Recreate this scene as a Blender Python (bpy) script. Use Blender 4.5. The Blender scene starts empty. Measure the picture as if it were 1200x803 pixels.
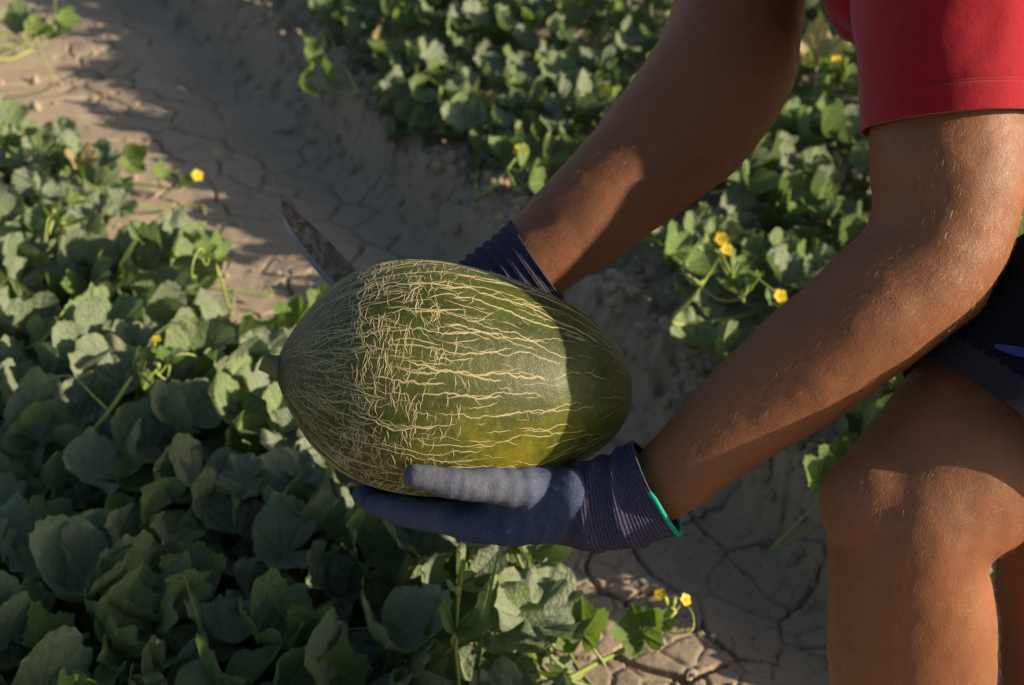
import bpy, bmesh, math, random
import numpy as np
from mathutils import Vector, Matrix

random.seed(11)
rng = np.random.default_rng(7)
scene = bpy.context.scene
C = scene.collection
R = math.radians

# ------------------------------------------------------------------ camera, sky, sun, exposure
CAM_H, PITCH = 1.22, R(31.0)
cam_d = bpy.data.cameras.new("camera")
cam_d.lens = 50.0
cam_d.sensor_width = 36.0
cam_d.clip_start = 0.02
cam_d.clip_end = 2000.0
cam_d.dof.use_dof = True
cam_d.dof.focus_distance = 1.13
cam_d.dof.aperture_fstop = 7.5
cam = bpy.data.objects.new("camera", cam_d)
cam.location = (0, 0, CAM_H)
cam.rotation_euler = (R(90) - PITCH, 0, 0)
C.objects.link(cam)
scene.camera = cam

SUN_EL, SUN_AZ = R(18.0), R(99.3)          # azimuth of the sun clockwise from +Y
to_sun = Vector((math.sin(SUN_AZ) * math.cos(SUN_EL), math.cos(SUN_AZ) * math.cos(SUN_EL), math.sin(SUN_EL)))
world = bpy.data.worlds.new("World")
scene.world = world
world.use_nodes = True
wn = world.node_tree.nodes
sky = wn.new("ShaderNodeTexSky")
sky.sky_type = 'NISHITA'
sky.sun_disc = False
sky.dust_density = 2.0
sky.sun_elevation = SUN_EL
sky.sun_rotation = SUN_AZ
world.node_tree.links.new(sky.outputs[0], wn["Background"].inputs[0])
wn["Background"].inputs[1].default_value = 0.078
sun_d = bpy.data.lights.new("sun", 'SUN')
sun_d.energy = 5.0
sun_d.angle = R(0.55)
sun_d.color = (1.0, 0.83, 0.62)
sun = bpy.data.objects.new("sun", sun_d)
sun.rotation_euler = to_sun.to_track_quat('Z', 'Y').to_euler()
sun.location = to_sun * 30
C.objects.link(sun)
vs = scene.view_settings
vs.view_transform = 'Standard'
vs.look = 'None'
vs.exposure = 0.76
vs.gamma = 1.0
vs.use_curve_mapping = False
scene.cycles.use_denoising = True
scene.cycles.max_bounces = 8
scene.cycles.transparent_max_bounces = 8

# ------------------------------------------------------------------ helpers
FWD = Vector((0, math.cos(PITCH), -math.sin(PITCH)))
UPV = Vector((0, math.sin(PITCH), math.cos(PITCH)))
RGT = Vector((1, 0, 0))
CAM = Vector((0, 0, CAM_H))
K = 0.0006                                   # metres per photo pixel at 1 m depth


def P(px, py, d):
    """world point seen at photo pixel (px, py), at depth d metres"""
    px, py, d = float(px), float(py), float(d)
    return CAM + d * (FWD + RGT * ((px - 600) * K) + UPV * (-(py - 401.5) * K))


def G(px, py, z):
    """world point at photo pixel (px, py) on the level z"""
    r = FWD + RGT * ((px - 600) * K) + UPV * (-(py - 401.5) * K)
    return CAM + r * ((z - CAM_H) / r.z)


def tag(o, label=None, cat=None, group=None, kind=None):
    if label: o["label"] = label
    if cat: o["category"] = cat
    if group: o["group"] = group
    if kind: o["kind"] = kind
    return o


def empty(name, loc):
    o = bpy.data.objects.new(name, None)
    o.location = loc
    o.empty_display_size = 0.05
    C.objects.link(o)
    return o


def new_mesh(name, verts, faces, mat=None, smooth=True, attrs=None):
    me = bpy.data.meshes.new(name)
    me.from_pydata([tuple(v) for v in verts], [], [tuple(f) for f in faces])
    if smooth:
        me.polygons.foreach_set("use_smooth", np.ones(len(me.polygons), dtype=bool))
    if mat: me.materials.append(mat)
    if attrs:
        for k, a in attrs.items():
            at = me.attributes.new(k, 'FLOAT', 'POINT')
            at.data.foreach_set("value", np.asarray(a, dtype=np.float32))
    me.update()
    return me


def link(name, me, parent=None):
    o = bpy.data.objects.new(name, me)
    C.objects.link(o)
    if parent:
        o.parent = parent
        o.matrix_parent_inverse = Matrix.Translation(-parent.location) if parent.type == 'EMPTY' else Matrix()
    return o


class Geo:
    def __init__(s):
        s.v, s.f = [], []

    def add(s, v, f):
        b = len(s.v)
        s.v += [Vector(p) for p in v]
        s.f += [tuple(i + b for i in q) for q in f]

    def tube(s, pts, rads, n=6):
        pts = [Vector(p) for p in pts]
        if not hasattr(rads, '__len__'): rads = [rads] * len(pts)
        v, f = [], []
        ref = None
        for i, p in enumerate(pts):
            t = (pts[min(i + 1, len(pts) - 1)] - pts[max(i - 1, 0)]).normalized()
            if ref is None:
                ref = t.orthogonal().normalized()
            ref = (ref - t * ref.dot(t)).normalized()
            b = t.cross(ref)
            for k in range(n):
                a = 2 * math.pi * k / n
                v.append(p + (ref * math.cos(a) + b * math.sin(a)) * rads[i])
        for i in range(len(pts) - 1):
            for k in range(n):
                k2 = (k + 1) % n
                f.append((i * n + k, i * n + k2, (i + 1) * n + k2, (i + 1) * n + k))
        f.append(tuple(range(n))[::-1])
        f.append(tuple((len(pts) - 1) * n + k for k in range(n)))
        s.add(v, f)

    def loft(s, secs, n=32, caps=True, sup=2.0):
        """secs: (centre, radius across the view, radius along the view); sections square to the centre line"""
        v, f = [], []
        m = len(secs)
        for i, (c, ra, rb) in enumerate(secs):
            t = (secs[min(i + 1, m - 1)][0] - secs[max(i - 1, 0)][0]).normalized()
            e1 = t.cross(FWD)
            if e1.length < 0.15: e1 = t.cross(UPV)
            e1.normalize()
            e2 = e1.cross(t).normalized()
            for k in range(n):
                a = 2 * math.pi * k / n
                ca, sa = math.cos(a), math.sin(a)
                ca = math.copysign(abs(ca) ** (2 / sup), ca)
                sa = math.copysign(abs(sa) ** (2 / sup), sa)
                v.append(c + e1 * (ra * ca) + e2 * (rb * sa))
        for i in range(m - 1):
            for k in range(n):
                k2 = (k + 1) % n
                f.append((i * n + k, (i + 1) * n + k, (i + 1) * n + k2, i * n + k2))
        if caps:
            f.append(tuple(range(n)))
            f.append(tuple((m - 1) * n + k for k in range(n))[::-1])
        s.add(v, f)

    def ball(s, c, rx, ry=None, rz=None, rot=None, n=16):
        ry = ry or rx
        rz = rz or rx
        bm = bmesh.new()
        bmesh.ops.create_uvsphere(bm, u_segments=n * 2, v_segments=n, radius=1)
        M = Matrix.Translation(Vector(c)) @ (rot.to_4x4() if rot else Matrix()) @ Matrix.Diagonal((rx, ry, rz, 1))
        s.add([M @ v.co for v in bm.verts], [[v.index for v in q.verts] for q in bm.faces])
        bm.free()

    def mesh(s, name, mat=None, smooth=True):
        return new_mesh(name, s.v, s.f, mat, smooth)


def spline(pts, n):
    """Catmull-Rom through pts (vectors or tuples of numbers), n samples in all"""
    A = np.array([list(p) for p in pts], dtype=float)
    A = np.vstack([2 * A[0] - A[1], A, 2 * A[-1] - A[-2]])
    u = np.linspace(0, len(A) - 3 - 1e-9, n)
    i = np.floor(u).astype(int)
    t = (u - i)[:, None]
    p0, p1, p2, p3 = A[i], A[i + 1], A[i + 2], A[i + 3]
    return 0.5 * (2 * p1 + (p2 - p0) * t + (2 * p0 - 5 * p1 + 4 * p2 - p3) * t ** 2 + (3 * p1 - p0 - 3 * p2 + p3) * t ** 3)


def pxloft(rows, n=28):
    """rows: (px, py, depth, half width in px, depth ratio) -> smooth loft sections"""
    out = []
    for px, py, d, hw, k in spline(rows, n):
        out.append((P(px, py, d), float(hw * K * d), float(hw * K * d * k)))
    return out


def fuse(geo, name, voxel, smooth_it=6, mat=None, factor=0.5):
    """one continuous surface out of overlapping volumes"""
    me = geo.mesh(name + "_raw")
    o = bpy.data.objects.new(name + "_raw", me)
    C.objects.link(o)
    r = o.modifiers.new("r", 'REMESH')
    r.mode = 'VOXEL'
    r.voxel_size = voxel
    r.use_smooth_shade = True
    sm = o.modifiers.new("s", 'SMOOTH')
    sm.factor = factor
    sm.iterations = smooth_it
    dg = bpy.context.evaluated_depsgraph_get()
    res = bpy.data.meshes.new_from_object(o.evaluated_get(dg))
    bpy.data.objects.remove(o)
    bpy.data.meshes.remove(me)
    res.name = name
    res.materials.clear()
    if mat: res.materials.append(mat)
    res.polygons.foreach_set("use_smooth", np.ones(len(res.polygons), dtype=bool))
    return res


def coords(me):
    a = np.empty(len(me.vertices) * 3)
    me.vertices.foreach_get("co", a)
    return a.reshape(-1, 3)


def set_coords(me, a):
    me.vertices.foreach_set("co", a.reshape(-1))
    me.update()


def normals(me):
    a = np.empty(len(me.vertices) * 3)
    me.vertices.foreach_get("normal", a)
    return a.reshape(-1, 3)


def _h(ix, iy, iz, seed):
    n = (ix * 374761393 + iy * 668265263 + iz * 1274126177 + seed * 974634541) & 0xFFFFFFFF
    n = ((n ^ (n >> 13)) * 1274126177) & 0xFFFFFFFF
    return ((n ^ (n >> 16)) & 0xFFFFFF) / float(0xFFFFFF)


def vnoise(p, seed=0):
    p = np.asarray(p, dtype=float)
    if p.shape[1] == 2: p = np.column_stack([p, np.zeros(len(p))])
    i = np.floor(p).astype(np.int64)
    f = p - i
    f = f * f * (3 - 2 * f)
    out = 0
    for dx in (0, 1):
        for dy in (0, 1):
            for dz in (0, 1):
                w = (f[:, 0] if dx else 1 - f[:, 0]) * (f[:, 1] if dy else 1 - f[:, 1]) * (f[:, 2] if dz else 1 - f[:, 2])
                out = out + w * _h(i[:, 0] + dx, i[:, 1] + dy, i[:, 2] + dz, seed)
    return out


def fbm(p, oct=4, seed=0):
    p = np.asarray(p, dtype=float)
    s, a, t = 0, 0.5, 0
    for k in range(oct):
        s = s + a * vnoise(p * 2 ** k, seed + k)
        t += a
        a *= 0.5
    return s / t


def sstep(a, b, x):
    t = np.clip((x - a) / (b - a), 0, 1)
    return t * t * (3 - 2 * t)


# ------------------------------------------------------------------ materials
class NT:
    """short hand for building a node tree"""
    def __init__(s, name):
        s.m = bpy.data.materials.new(name)
        s.m.use_nodes = True
        s.t = s.m.node_tree
        s.n = s.t.nodes
        s.b = s.n["Principled BSDF"]
        s.out = s.n["Material Output"]

    def node(s, kind, **kw):
        n = s.n.new(kind)
        for k, v in kw.items():
            if k.startswith("i_"):
                n.inputs[k[2:].replace("_", " ")].default_value = v
            else:
                setattr(n, k, v)
        return n

    def l(s, a, b):
        s.t.links.new(a, b)

    def noise(s, scale, detail=4, rough=0.55, vec=None):
        n = s.node("ShaderNodeTexNoise")
        n.inputs["Scale"].default_value = scale
        n.inputs["Detail"].default_value = detail
        n.inputs["Roughness"].default_value = rough
        if vec is not None: s.l(vec, n.inputs["Vector"])
        return n.outputs["Fac"]

    def ramp(s, fac, stops):
        r = s.node("ShaderNodeValToRGB")
        e = r.color_ramp.elements
        while len(e) < len(stops): e.new(0.5)
        for k, (p, c) in enumerate(stops):
            e[k].position = p
            e[k].color = (*c, 1) if len(c) == 3 else c
        s.l(fac, r.inputs[0])
        return r.outputs[0]

    def mix(s, fac, a, b, mode='MIX'):
        m = s.node("ShaderNodeMix", data_type='RGBA', blend_type=mode)
        for sock, val in ((m.inputs[0], fac), (m.inputs[6], a), (m.inputs[7], b)):
            if hasattr(val, 'node'): s.l(val, sock)
            elif isinstance(val, (int, float)): sock.default_value = val
            else: sock.default_value = (*val, 1)
        return m.outputs[2]

    def math(s, op, a, b=0.0, clamp=False):
        m = s.node("ShaderNodeMath", operation=op, use_clamp=clamp)
        for sock, val in ((m.inputs[0], a), (m.inputs[1], b)):
            if hasattr(val, 'node'): s.l(val, sock)
            else: sock.default_value = val
        return m.outputs[0]

    def attr(s, name):
        return s.node("ShaderNodeAttribute", attribute_name=name).outputs["Fac"]

    def pos(s):
        return s.node("ShaderNodeNewGeometry").outputs["Position"]

    def obj(s):
        return s.node("ShaderNodeTexCoord").outputs["Object"]

    def bump(s, h, strength=0.3, dist=0.002):
        b = s.node("ShaderNodeBump")
        b.inputs["Strength"].default_value = strength
        b.inputs["Distance"].default_value = dist
        s.l(h, b.inputs["Height"])
        s.l(b.outputs[0], s.b.inputs["Normal"])
        return b.outputs[0]

    def base(s, c, rough=0.6, spec=0.3):
        if hasattr(c, 'node'): s.l(c, s.b.inputs["Base Color"])
        else: s.b.inputs["Base Color"].default_value = (*c, 1)
        if hasattr(rough, 'node'): s.l(rough, s.b.inputs["Roughness"])
        else: s.b.inputs["Roughness"].default_value = rough
        s.b.inputs["Specular IOR Level"].default_value = spec
        return s

    def translucent(s, color, fac):
        tr = s.node("ShaderNodeBsdfTranslucent")
        if hasattr(color, 'node'): s.l(color, tr.inputs[0])
        else: tr.inputs[0].default_value = (*color, 1)
        mx = s.node("ShaderNodeMixShader")
        mx.inputs[0].default_value = fac
        s.l(s.b.outputs[0], mx.inputs[1])
        s.l(tr.outputs[0], mx.inputs[2])
        s.l(mx.outputs[0], s.out.inputs[0])


def leaf_material(name, dark, light, vein, young=0.0, dust=0.3):
    """object space is about one leaf wide, so the scales count features per leaf"""
    t = NT(name)
    o = t.obj()
    rnd = t.node("ShaderNodeObjectInfo").outputs["Random"]
    off = t.node("ShaderNodeVectorMath", operation='ADD')
    cmb = t.node("ShaderNodeCombineXYZ")
    t.l(t.math('MULTIPLY', rnd, 37.0), cmb.inputs[2])
    t.l(o, off.inputs[0]); t.l(cmb.outputs[0], off.inputs[1])
    o = off.outputs[0]
    n1 = t.noise(4, 5, 0.6, o)
    c = t.mix(t.math('MULTIPLY', t.math('ADD', n1, rnd), 0.5), dark, light)
    n2 = t.noise(26, 5, 0.65, o)
    c = t.mix(t.math('MULTIPLY', t.ramp(n2, [(0.35, (0, 0, 0)), (0.7, (1, 1, 1))]), 0.45), c, [x * 0.55 for x in dark])
    c = t.mix(t.math('MULTIPLY', t.attr("vein"), 0.7), c, vein)
    n3 = t.noise(11, 6, 0.75, o)                     # pale dust and bloom
    c = t.mix(t.math('MULTIPLY', t.ramp(n3, [(0.38, (0, 0, 0)), (0.68, (1, 1, 1))]), dust), c, (0.35, 0.365, 0.285))
    n4 = t.noise(7, 3, 0.5, o)                       # scorched spots towards the rim of some leaves
    sc = t.math('MULTIPLY', t.math('MULTIPLY', t.ramp(n4, [(0.54, (0, 0, 0)), (0.62, (1, 1, 1))]), t.attr("rim")), t.ramp(rnd, [(0.6, (0, 0, 0)), (0.9, (1, 1, 1))]))
    c = t.mix(t.math('MULTIPLY', sc, 0.8), c, (0.24, 0.17, 0.08))
    back = t.node("ShaderNodeNewGeometry").outputs["Backfacing"]
    c2 = t.mix(t.math('MULTIPLY', back, 0.45), c, [min(1, x * 1.3 + 0.02) for x in light])
    t.base(c2, 0.47, 0.45)
    h = t.math('ADD', t.math('MULTIPLY', t.noise(34, 4, 0.65, o), 0.45), t.math('MULTIPLY', t.noise(13, 3, 0.6, o), 1.0))
    h = t.math('SUBTRACT', h, t.math('MULTIPLY', t.attr("vein"), 0.35))
    t.bump(h, 0.8, 0.0050)
    t.translucent(t.mix(0.5, c, (0.22, 0.36, 0.03)), 0.26 + 0.12 * young)
    return t.m


M = {}
M['leaf_old'] = leaf_material("leaf_old", (0.068, 0.108, 0.056), (0.170, 0.222, 0.128), (0.38, 0.43, 0.27), dust=0.5)
M['leaf_mid'] = leaf_material("leaf_mid", (0.062, 0.114, 0.036), (0.160, 0.232, 0.084), (0.36, 0.44, 0.19), dust=0.36)
M['leaf_young'] = leaf_material("leaf_young", (0.095, 0.17, 0.035), (0.17, 0.27, 0.06), (0.26, 0.34, 0.12), young=1, dust=0.08)
M['leaf_dry'] = leaf_material("leaf_dry", (0.20, 0.17, 0.06), (0.34, 0.28, 0.11), (0.36, 0.30, 0.15), dust=0.3)


def simple(name, c1, c2, scale, rough=0.6, spec=0.3, bump=0.0, bscale=300, bd=0.001, use_obj=False):
    t = NT(name)
    v = t.obj() if use_obj else t.pos()
    t.base(t.mix(t.noise(scale, 5, 0.6, v), c1, c2), rough, spec)
    if bump: t.bump(t.noise(bscale, 4, 0.6, v), bump, bd)
    return t


M['stem'] = simple("stem", (0.13, 0.18, 0.05), (0.24, 0.29, 0.10), 40, 0.55, 0.3, 0.4, 700, 0.0008).m
M['shoot'] = simple("shoot", (0.24, 0.30, 0.06), (0.34, 0.40, 0.11), 60, 0.5, 0.35, 0.4, 900, 0.0008).m
_t = simple("petal", (0.72, 0.52, 0.02), (0.80, 0.64, 0.05), 300, 0.5, 0.3)
_t.translucent((0.8, 0.6, 0.03), 0.3)
M['petal'] = _t.m
_t = simple("grass_blade", (0.11, 0.19, 0.06), (0.20, 0.29, 0.10), 50, 0.45, 0.4)
_t.translucent((0.2, 0.32, 0.05), 0.3)
M['grass'] = _t.m
M['straw'] = simple("straw", (0.40, 0.31, 0.15), (0.55, 0.45, 0.25), 80, 0.7, 0.2).m

# soil
t = NT("dry_clay")
p = t.pos()
c = t.mix(t.noise(5, 6, 0.6, p), (0.290, 0.228, 0.164), (0.450, 0.366, 0.270))
c = t.mix(t.math('MULTIPLY', t.noise(38, 6, 0.65, p), 0.6), c, (0.285, 0.237, 0.186))
c = t.mix(t.ramp(t.noise(150, 4, 0.6, p), [(0.58, (0, 0, 0)), (0.72, (0.5, 0.5, 0.5))]), c, (0.45, 0.385, 0.30))
c = t.mix(t.ramp(t.noise(90, 3, 0.6, p), [(0.28, (0.5, 0.5, 0.5)), (0.42, (0, 0, 0))]), c, (0.13, 0.095, 0.065))
t.base(c, 0.95, 0.12)
h = t.math('ADD', t.math('MULTIPLY', t.noise(70, 6, 0.7, p), 1.0), t.math('MULTIPLY', t.noise(420, 4, 0.7, p), 0.35))
t.bump(h, 0.7, 0.004)
M['soil'] = t.m

# skin
t = NT("tanned_skin")
p = t.pos()
c = t.mix(t.noise(14, 5, 0.6, p), (0.190, 0.072, 0.030), (0.275, 0.120, 0.055))
c = t.mix(t.math('MULTIPLY', t.noise(90, 4, 0.65, p), 0.55), c, (0.150, 0.048, 0.021))
c = t.mix(t.ramp(t.noise(260, 3, 0.6, p), [(0.60, (0, 0, 0)), (0.70, (0.55, 0.55, 0.55))]), c, (0.150, 0.060, 0.030))
c = t.mix(t.ramp(t.noise(34, 3, 0.55, p), [(0.56, (0, 0, 0)), (0.74, (0.45, 0.45, 0.45))]), c, (0.290, 0.086, 0.043))
t.base(c, t.ramp(t.noise(120, 3, 0.6, p), [(0.2, (0.46,) * 3), (0.8, (0.62,) * 3)]), 0.32)
t.b.inputs["Subsurface Weight"].default_value = 0.12
t.b.inputs["Subsurface Radius"].default_value = (1.0, 0.35, 0.2)
t.b.inputs["Subsurface Scale"].default_value = 0.004
vor = t.node("ShaderNodeTexVoronoi", feature='DISTANCE_TO_EDGE')
vor.inputs["Scale"].default_value = 620
t.l(p, vor.inputs["Vector"])
h = t.math('ADD', t.math('MULTIPLY', t.noise(480, 4, 0.65, p), 0.8), t.math('MULTIPLY', vor.outputs[0], 1.0))
h = t.math('ADD', h, t.math('MULTIPLY', t.noise(70, 3, 0.6, p), 1.6))
t.bump(h, 0.32, 0.0011)
M['skin'] = t.m
M['body_hair'] = simple("body_hair", (0.15, 0.08, 0.033), (0.30, 0.18, 0.082), 900, 0.4, 0.5).m
M['head_hair'] = simple("head_hair", (0.03, 0.02, 0.012), (0.07, 0.045, 0.025), 300, 0.5, 0.4, 0.8, 500, 0.003).m

# cloth
t = NT("red_cotton")
p = t.pos()
c = t.mix(t.noise(22, 4, 0.6, p), (0.25, 0.002, 0.010), (0.33, 0.004, 0.016))
c = t.mix(t.math('MULTIPLY', t.noise(900, 2, 0.6, p), 0.35), c, (0.25, 0.002, 0.011))
t.base(c, 0.9, 0.15)
t.b.inputs["Sheen Weight"].default_value = 0.25
hm_ = t.attr("hem")
groove = t.math('MAXIMUM', t.math('SUBTRACT', 1.0, t.math('MULTIPLY', t.math('ABSOLUTE', t.math('SUBTRACT', hm_, 0.0215)), 1100.0), clamp=True),
                t.math('SUBTRACT', 1.0, t.math('MULTIPLY', t.math('ABSOLUTE', t.math('SUBTRACT', hm_, 0.0250)), 1100.0), clamp=True))
step_ = t.math('LESS_THAN', hm_, 0.0262)
h = t.math('ADD', t.math('MULTIPLY', t.noise(1100, 2, 0.6, p), 0.6), t.math('MULTIPLY', t.noise(60, 3, 0.6, p), 1.5))
h = t.math('SUBTRACT', t.math('ADD', h, t.math('MULTIPLY', step_, 0.7)), t.math('MULTIPLY', groove, 1.3))
t.bump(h, 0.45, 0.0014)
M['red'] = t.m
t = NT("black_sport_cloth")
p = t.pos()
c = t.mix(t.noise(300, 3, 0.6, p), (0.004, 0.004, 0.008), (0.011, 0.011, 0.018))
t.base(c, 0.92, 0.08)
t.bump(t.noise(900, 2, 0.6, p), 0.3, 0.001)
M['black'] = t.m
M['hem_grey'] = simple("grey_weave", (0.005, 0.005, 0.009), (0.030, 0.030, 0.038), 420, 0.8, 0.2, 0.4, 900, 0.001).m
M['blue_print'] = simple("blue_print", (0.02, 0.025, 0.14), (0.03, 0.038, 0.20), 300, 0.6, 0.3).m

t = NT("coated_glove")
p = t.pos()
n = t.noise(48, 5, 0.6, p)
c = t.mix(n, (0.013, 0.027, 0.082), (0.030, 0.054, 0.125))
grey = t.attr("coat")
c = t.mix(t.math('MULTIPLY', grey, 0.95), c, t.mix(t.noise(70, 5, 0.65, p), (0.052, 0.064, 0.100), (0.115, 0.126, 0.158)))
du = t.ramp(t.noise(520, 3, 0.7, p), [(0.52, (0, 0, 0)), (0.75, (0.4, 0.4, 0.4))])
c = t.mix(du, c, (0.20, 0.19, 0.18))
t.base(c, 0.72, 0.25)
t.bump(t.math('ADD', t.noise(800, 3, 0.65, p), t.math('MULTIPLY', t.noise(120, 4, 0.6, p), 1.4)), 0.55, 0.0012)
M['glove'] = t.m
t = NT("knit_cuff")
p = t.pos()
rib = t.attr("rib")
c = t.mix(rib, (0.018, 0.020, 0.052), (0.062, 0.058, 0.098))
c = t.mix(t.ramp(t.noise(600, 3, 0.7, p), [(0.5, (0, 0, 0)), (0.8, (0.6, 0.6, 0.6))]), c, (0.20, 0.165, 0.16))
t.base(c, 0.9, 0.12)
t.bump(t.math('ADD', t.math('MULTIPLY', rib, 1.2), t.noise(1300, 2, 0.6, p)), 0.5, 0.0010)
M['cuff'] = t.m
M['teal'] = simple("teal_trim", (0.004, 0.245, 0.170), (0.010, 0.330, 0.240), 260, 0.7, 0.2, 0.4, 1500, 0.0008).m

# blade
t = NT("worn_steel")
p = t.pos()
c = t.mix(t.ramp(t.noise(150, 6, 0.7, p), [(0.42, (0, 0, 0)), (0.62, (1, 1, 1))]), (0.052, 0.044, 0.037), (0.155, 0.138, 0.116))
c = t.mix(t.ramp(t.noise(90, 4, 0.6, p), [(0.54, (0, 0, 0)), (0.68, (0.8, 0.8, 0.8))]), c, (0.085, 0.040, 0.022))
t.base(c, 0.48, 0.5)
t.b.inputs["Metallic"].default_value = 0.45
t.bump(t.noise(500, 4, 0.7, p), 0.4, 0.0006)
M['steel'] = t.m
M['bevel'] = simple("ground_edge", (0.10, 0.115, 0.15), (0.20, 0.215, 0.26), 300, 0.35, 0.5).m
M['wood'] = simple("dark_handle", (0.03, 0.018, 0.01), (0.07, 0.04, 0.022), 120, 0.6, 0.3).m

# melon
t = NT("melon_rind")
o = t.obj()
mp = t.node("ShaderNodeMapping")
mp.inputs["Scale"].default_value = (0.35, 1.0, 1.0)
t.l(o, mp.inputs[0])
n = t.noise(26, 5, 0.6, mp.outputs[0])
c = t.mix(t.ramp(n, [(0.32, (0, 0, 0)), (0.68, (1, 1, 1))]), (0.021, 0.033, 0.005), (0.070, 0.084, 0.009))
c = t.mix(t.math('MULTIPLY', t.ramp(t.noise(240, 3, 0.6, o), [(0.52, (0, 0, 0)), (0.66, (1, 1, 1))]), 0.5), c, (0.110, 0.128, 0.034))
c = t.mix(t.math('MULTIPLY', t.attr("stemend"), 0.75), c, (0.030, 0.044, 0.022))
c = t.mix(t.math('MULTIPLY', t.attr("belly"), t.ramp(t.noise(30, 4, 0.6, o), [(0.35, (0, 0, 0)), (0.6, (1, 1, 1))])), c, (0.22, 0.19, 0.010))
t.base(c, 0.46, 0.35)
t.bump(t.math('ADD', t.noise(700, 3, 0.6, o), t.math('MULTIPLY', t.noise(150, 4, 0.6, o), 1.5)), 0.35, 0.0012)
M['rind'] = t.m
M['cork'] = simple("cork_netting", (0.30, 0.255, 0.125), (0.46, 0.405, 0.235), 160, 0.85, 0.15, 0.4, 1500, 0.0006).m
M['melon_stalk'] = simple("melon_stalk", (0.10, 0.12, 0.05), (0.20, 0.20, 0.10), 150, 0.8, 0.2, 0.5, 500, 0.002).m

# ------------------------------------------------------------------ ground
ND = Vector((0.878, 0.478, 0)).normalized()     # across the furrow, towards the bed on the right
UD = Vector((-ND.y, ND.x, 0))                   # along the furrow, away from the camera


def profile(s, u):
    s = np.asarray(s, dtype=float)
    u = np.asarray(u, dtype=float)
    q = np.column_stack([s, u])
    wob = 0.05 * (fbm(np.column_stack([u * 2.2, s * 0 + 3.3]), 3, 5) - 0.5)
    sr = s + wob
    z = 0.040 * sstep(0.70, 0.36, sr)                       # left bed
    z = z + 0.070 * sstep(1.015, 1.095, sr) + 0.03 * sstep(1.14, 1.5, sr)   # bank of the right bed
    z = z - 0.028 * np.exp(-((sr - 0.95) / 0.09) ** 2)
    z = z + 0.030 * (fbm(q * 3.5, 4, 2) - 0.5)
    z = z + 0.016 * np.exp(-((sr - 1.13) / 0.05) ** 2)
    bank = sstep(0.97, 1.08, sr) * (1 - sstep(1.2, 1.4, sr))
    z = z + bank * (0.110 * (fbm(q * 13, 4, 9) - 0.45) + 0.03 * (np.abs(fbm(q * 30, 3, 19) - 0.5) * -2 + 0.3))
    return z


def crack(q, cell, seed):
    """distance to the border between Voronoi cells"""
    w = np.column_stack([fbm(q * 7 / cell * 0.08, 3, seed) - 0.5, fbm(q * 7 / cell * 0.08 + 31, 3, seed + 4) - 0.5])
    p = q / cell + w * 0.85
    base = np.floor(p).astype(np.int64)
    d1 = np.full(len(p), 9.0)
    p1 = np.zeros_like(p)
    cand = []
    for dx in (-1, 0, 1):
        for dy in (-1, 0, 1):
            ci = base + [dx, dy]
            z0 = np.zeros(len(p), dtype=np.int64)
            pt = ci + 0.08 + 0.84 * np.column_stack([_h(ci[:, 0], ci[:, 1], z0, seed), _h(ci[:, 0], ci[:, 1], z0 + 7, seed)])
            d = ((pt - p) ** 2).sum(1)
            cand.append((pt, d))
            k = d < d1
            d1[k] = d[k]
            p1[k] = pt[k]
    e = np.full(len(p), 9.0)
    for pt, d in cand:
        dv = pt - p1
        L = np.sqrt((dv ** 2).sum(1))
        ok = L > 1e-6
        bd = np.where(ok, (d - d1) / (2 * np.maximum(L, 1e-6)), 9)
        e = np.minimum(e, bd)
    return e * cell


def axis(fine0, fine1, step, mid0, mid1, mstep, far):
    a = list(np.arange(fine0, fine1, step))
    lo, x = [], fine0
    st = mstep
    while x > -far:
        x -= st
        if x < mid0: st *= 1.35
        lo.append(x)
    hi, x = [], a[-1]
    st = mstep
    while x < far:
        x += st
        if x > mid1: st *= 1.35
        hi.append(x)
    return np.array(lo[::-1] + a + hi)


ss = axis(0.60, 1.22, 0.0032, -1.1, 3.2, 0.016, 400)
uu = axis(0.75, 2.9, 0.0034, 0.2, 5.2, 0.009, 400)
S, U = np.meshgrid(ss, uu)
s_, u_ = S.ravel(), U.ravel()
q = np.column_stack([s_, u_])
z = profile(s_, u_)
near = (s_ > 0.3) & (s_ < 1.5) & (u_ > 0.3) & (u_ < 5.0)
qi = q[near]
e1 = crack(qi, 0.098, 3)
e2 = crack(qi, 0.046, 17)
nfade = sstep(0.36, 0.58, fbm(qi * 5.5, 3, 33))              # cracks open and close along their way
msk = sstep(0.45, 0.62, fbm(qi * 6.5, 3, 21))
flat = (1 - sstep(0.99, 1.12, qi[:, 0])) * sstep(0.42, 0.62, qi[:, 0])
far_ = 1 - 0.55 * sstep(1.7, 2.6, qi[:, 1])
w1 = (0.0016 + 0.0028 * vnoise(qi * 9, 5)) * (0.35 + 0.65 * nfade)
g1 = np.clip((w1 - e1) / 0.0016, 0, 1)
g2 = np.clip(1 - e2 / 0.0033, 0, 1) * msk
dome = 0.0005 * np.clip(e1 / 0.025, 0, 1) * nfade            # plates curl down towards the cracks
cz = (-0.022 * np.sqrt(g1) * (0.25 + 0.75 * nfade) * far_ - 0.004 * g2 + dome) * flat
cz = cz + (0.0025 + 0.006 * sstep(0.95, 1.05, qi[:, 0])) * (fbm(qi * 55, 3, 40) - 0.5) + (0.003 + 0.006 * sstep(0.9, 1.05, qi[:, 0])) * (fbm(qi * 14, 3, 44) - 0.5)
z[near] += cz
xy = np.outer(s_, [ND.x, ND.y]) + np.outer(u_, [UD.x, UD.y])
V = np.column_stack([xy, z])
nu, ns = S.shape
I = np.arange(nu * ns).reshape(nu, ns)
F = np.stack([I[:-1, :-1], I[:-1, 1:], I[1:, 1:], I[1:, :-1]], -1).reshape(-1, 4)
me = bpy.data.meshes.new("ground")
me.vertices.add(len(V))
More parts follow.
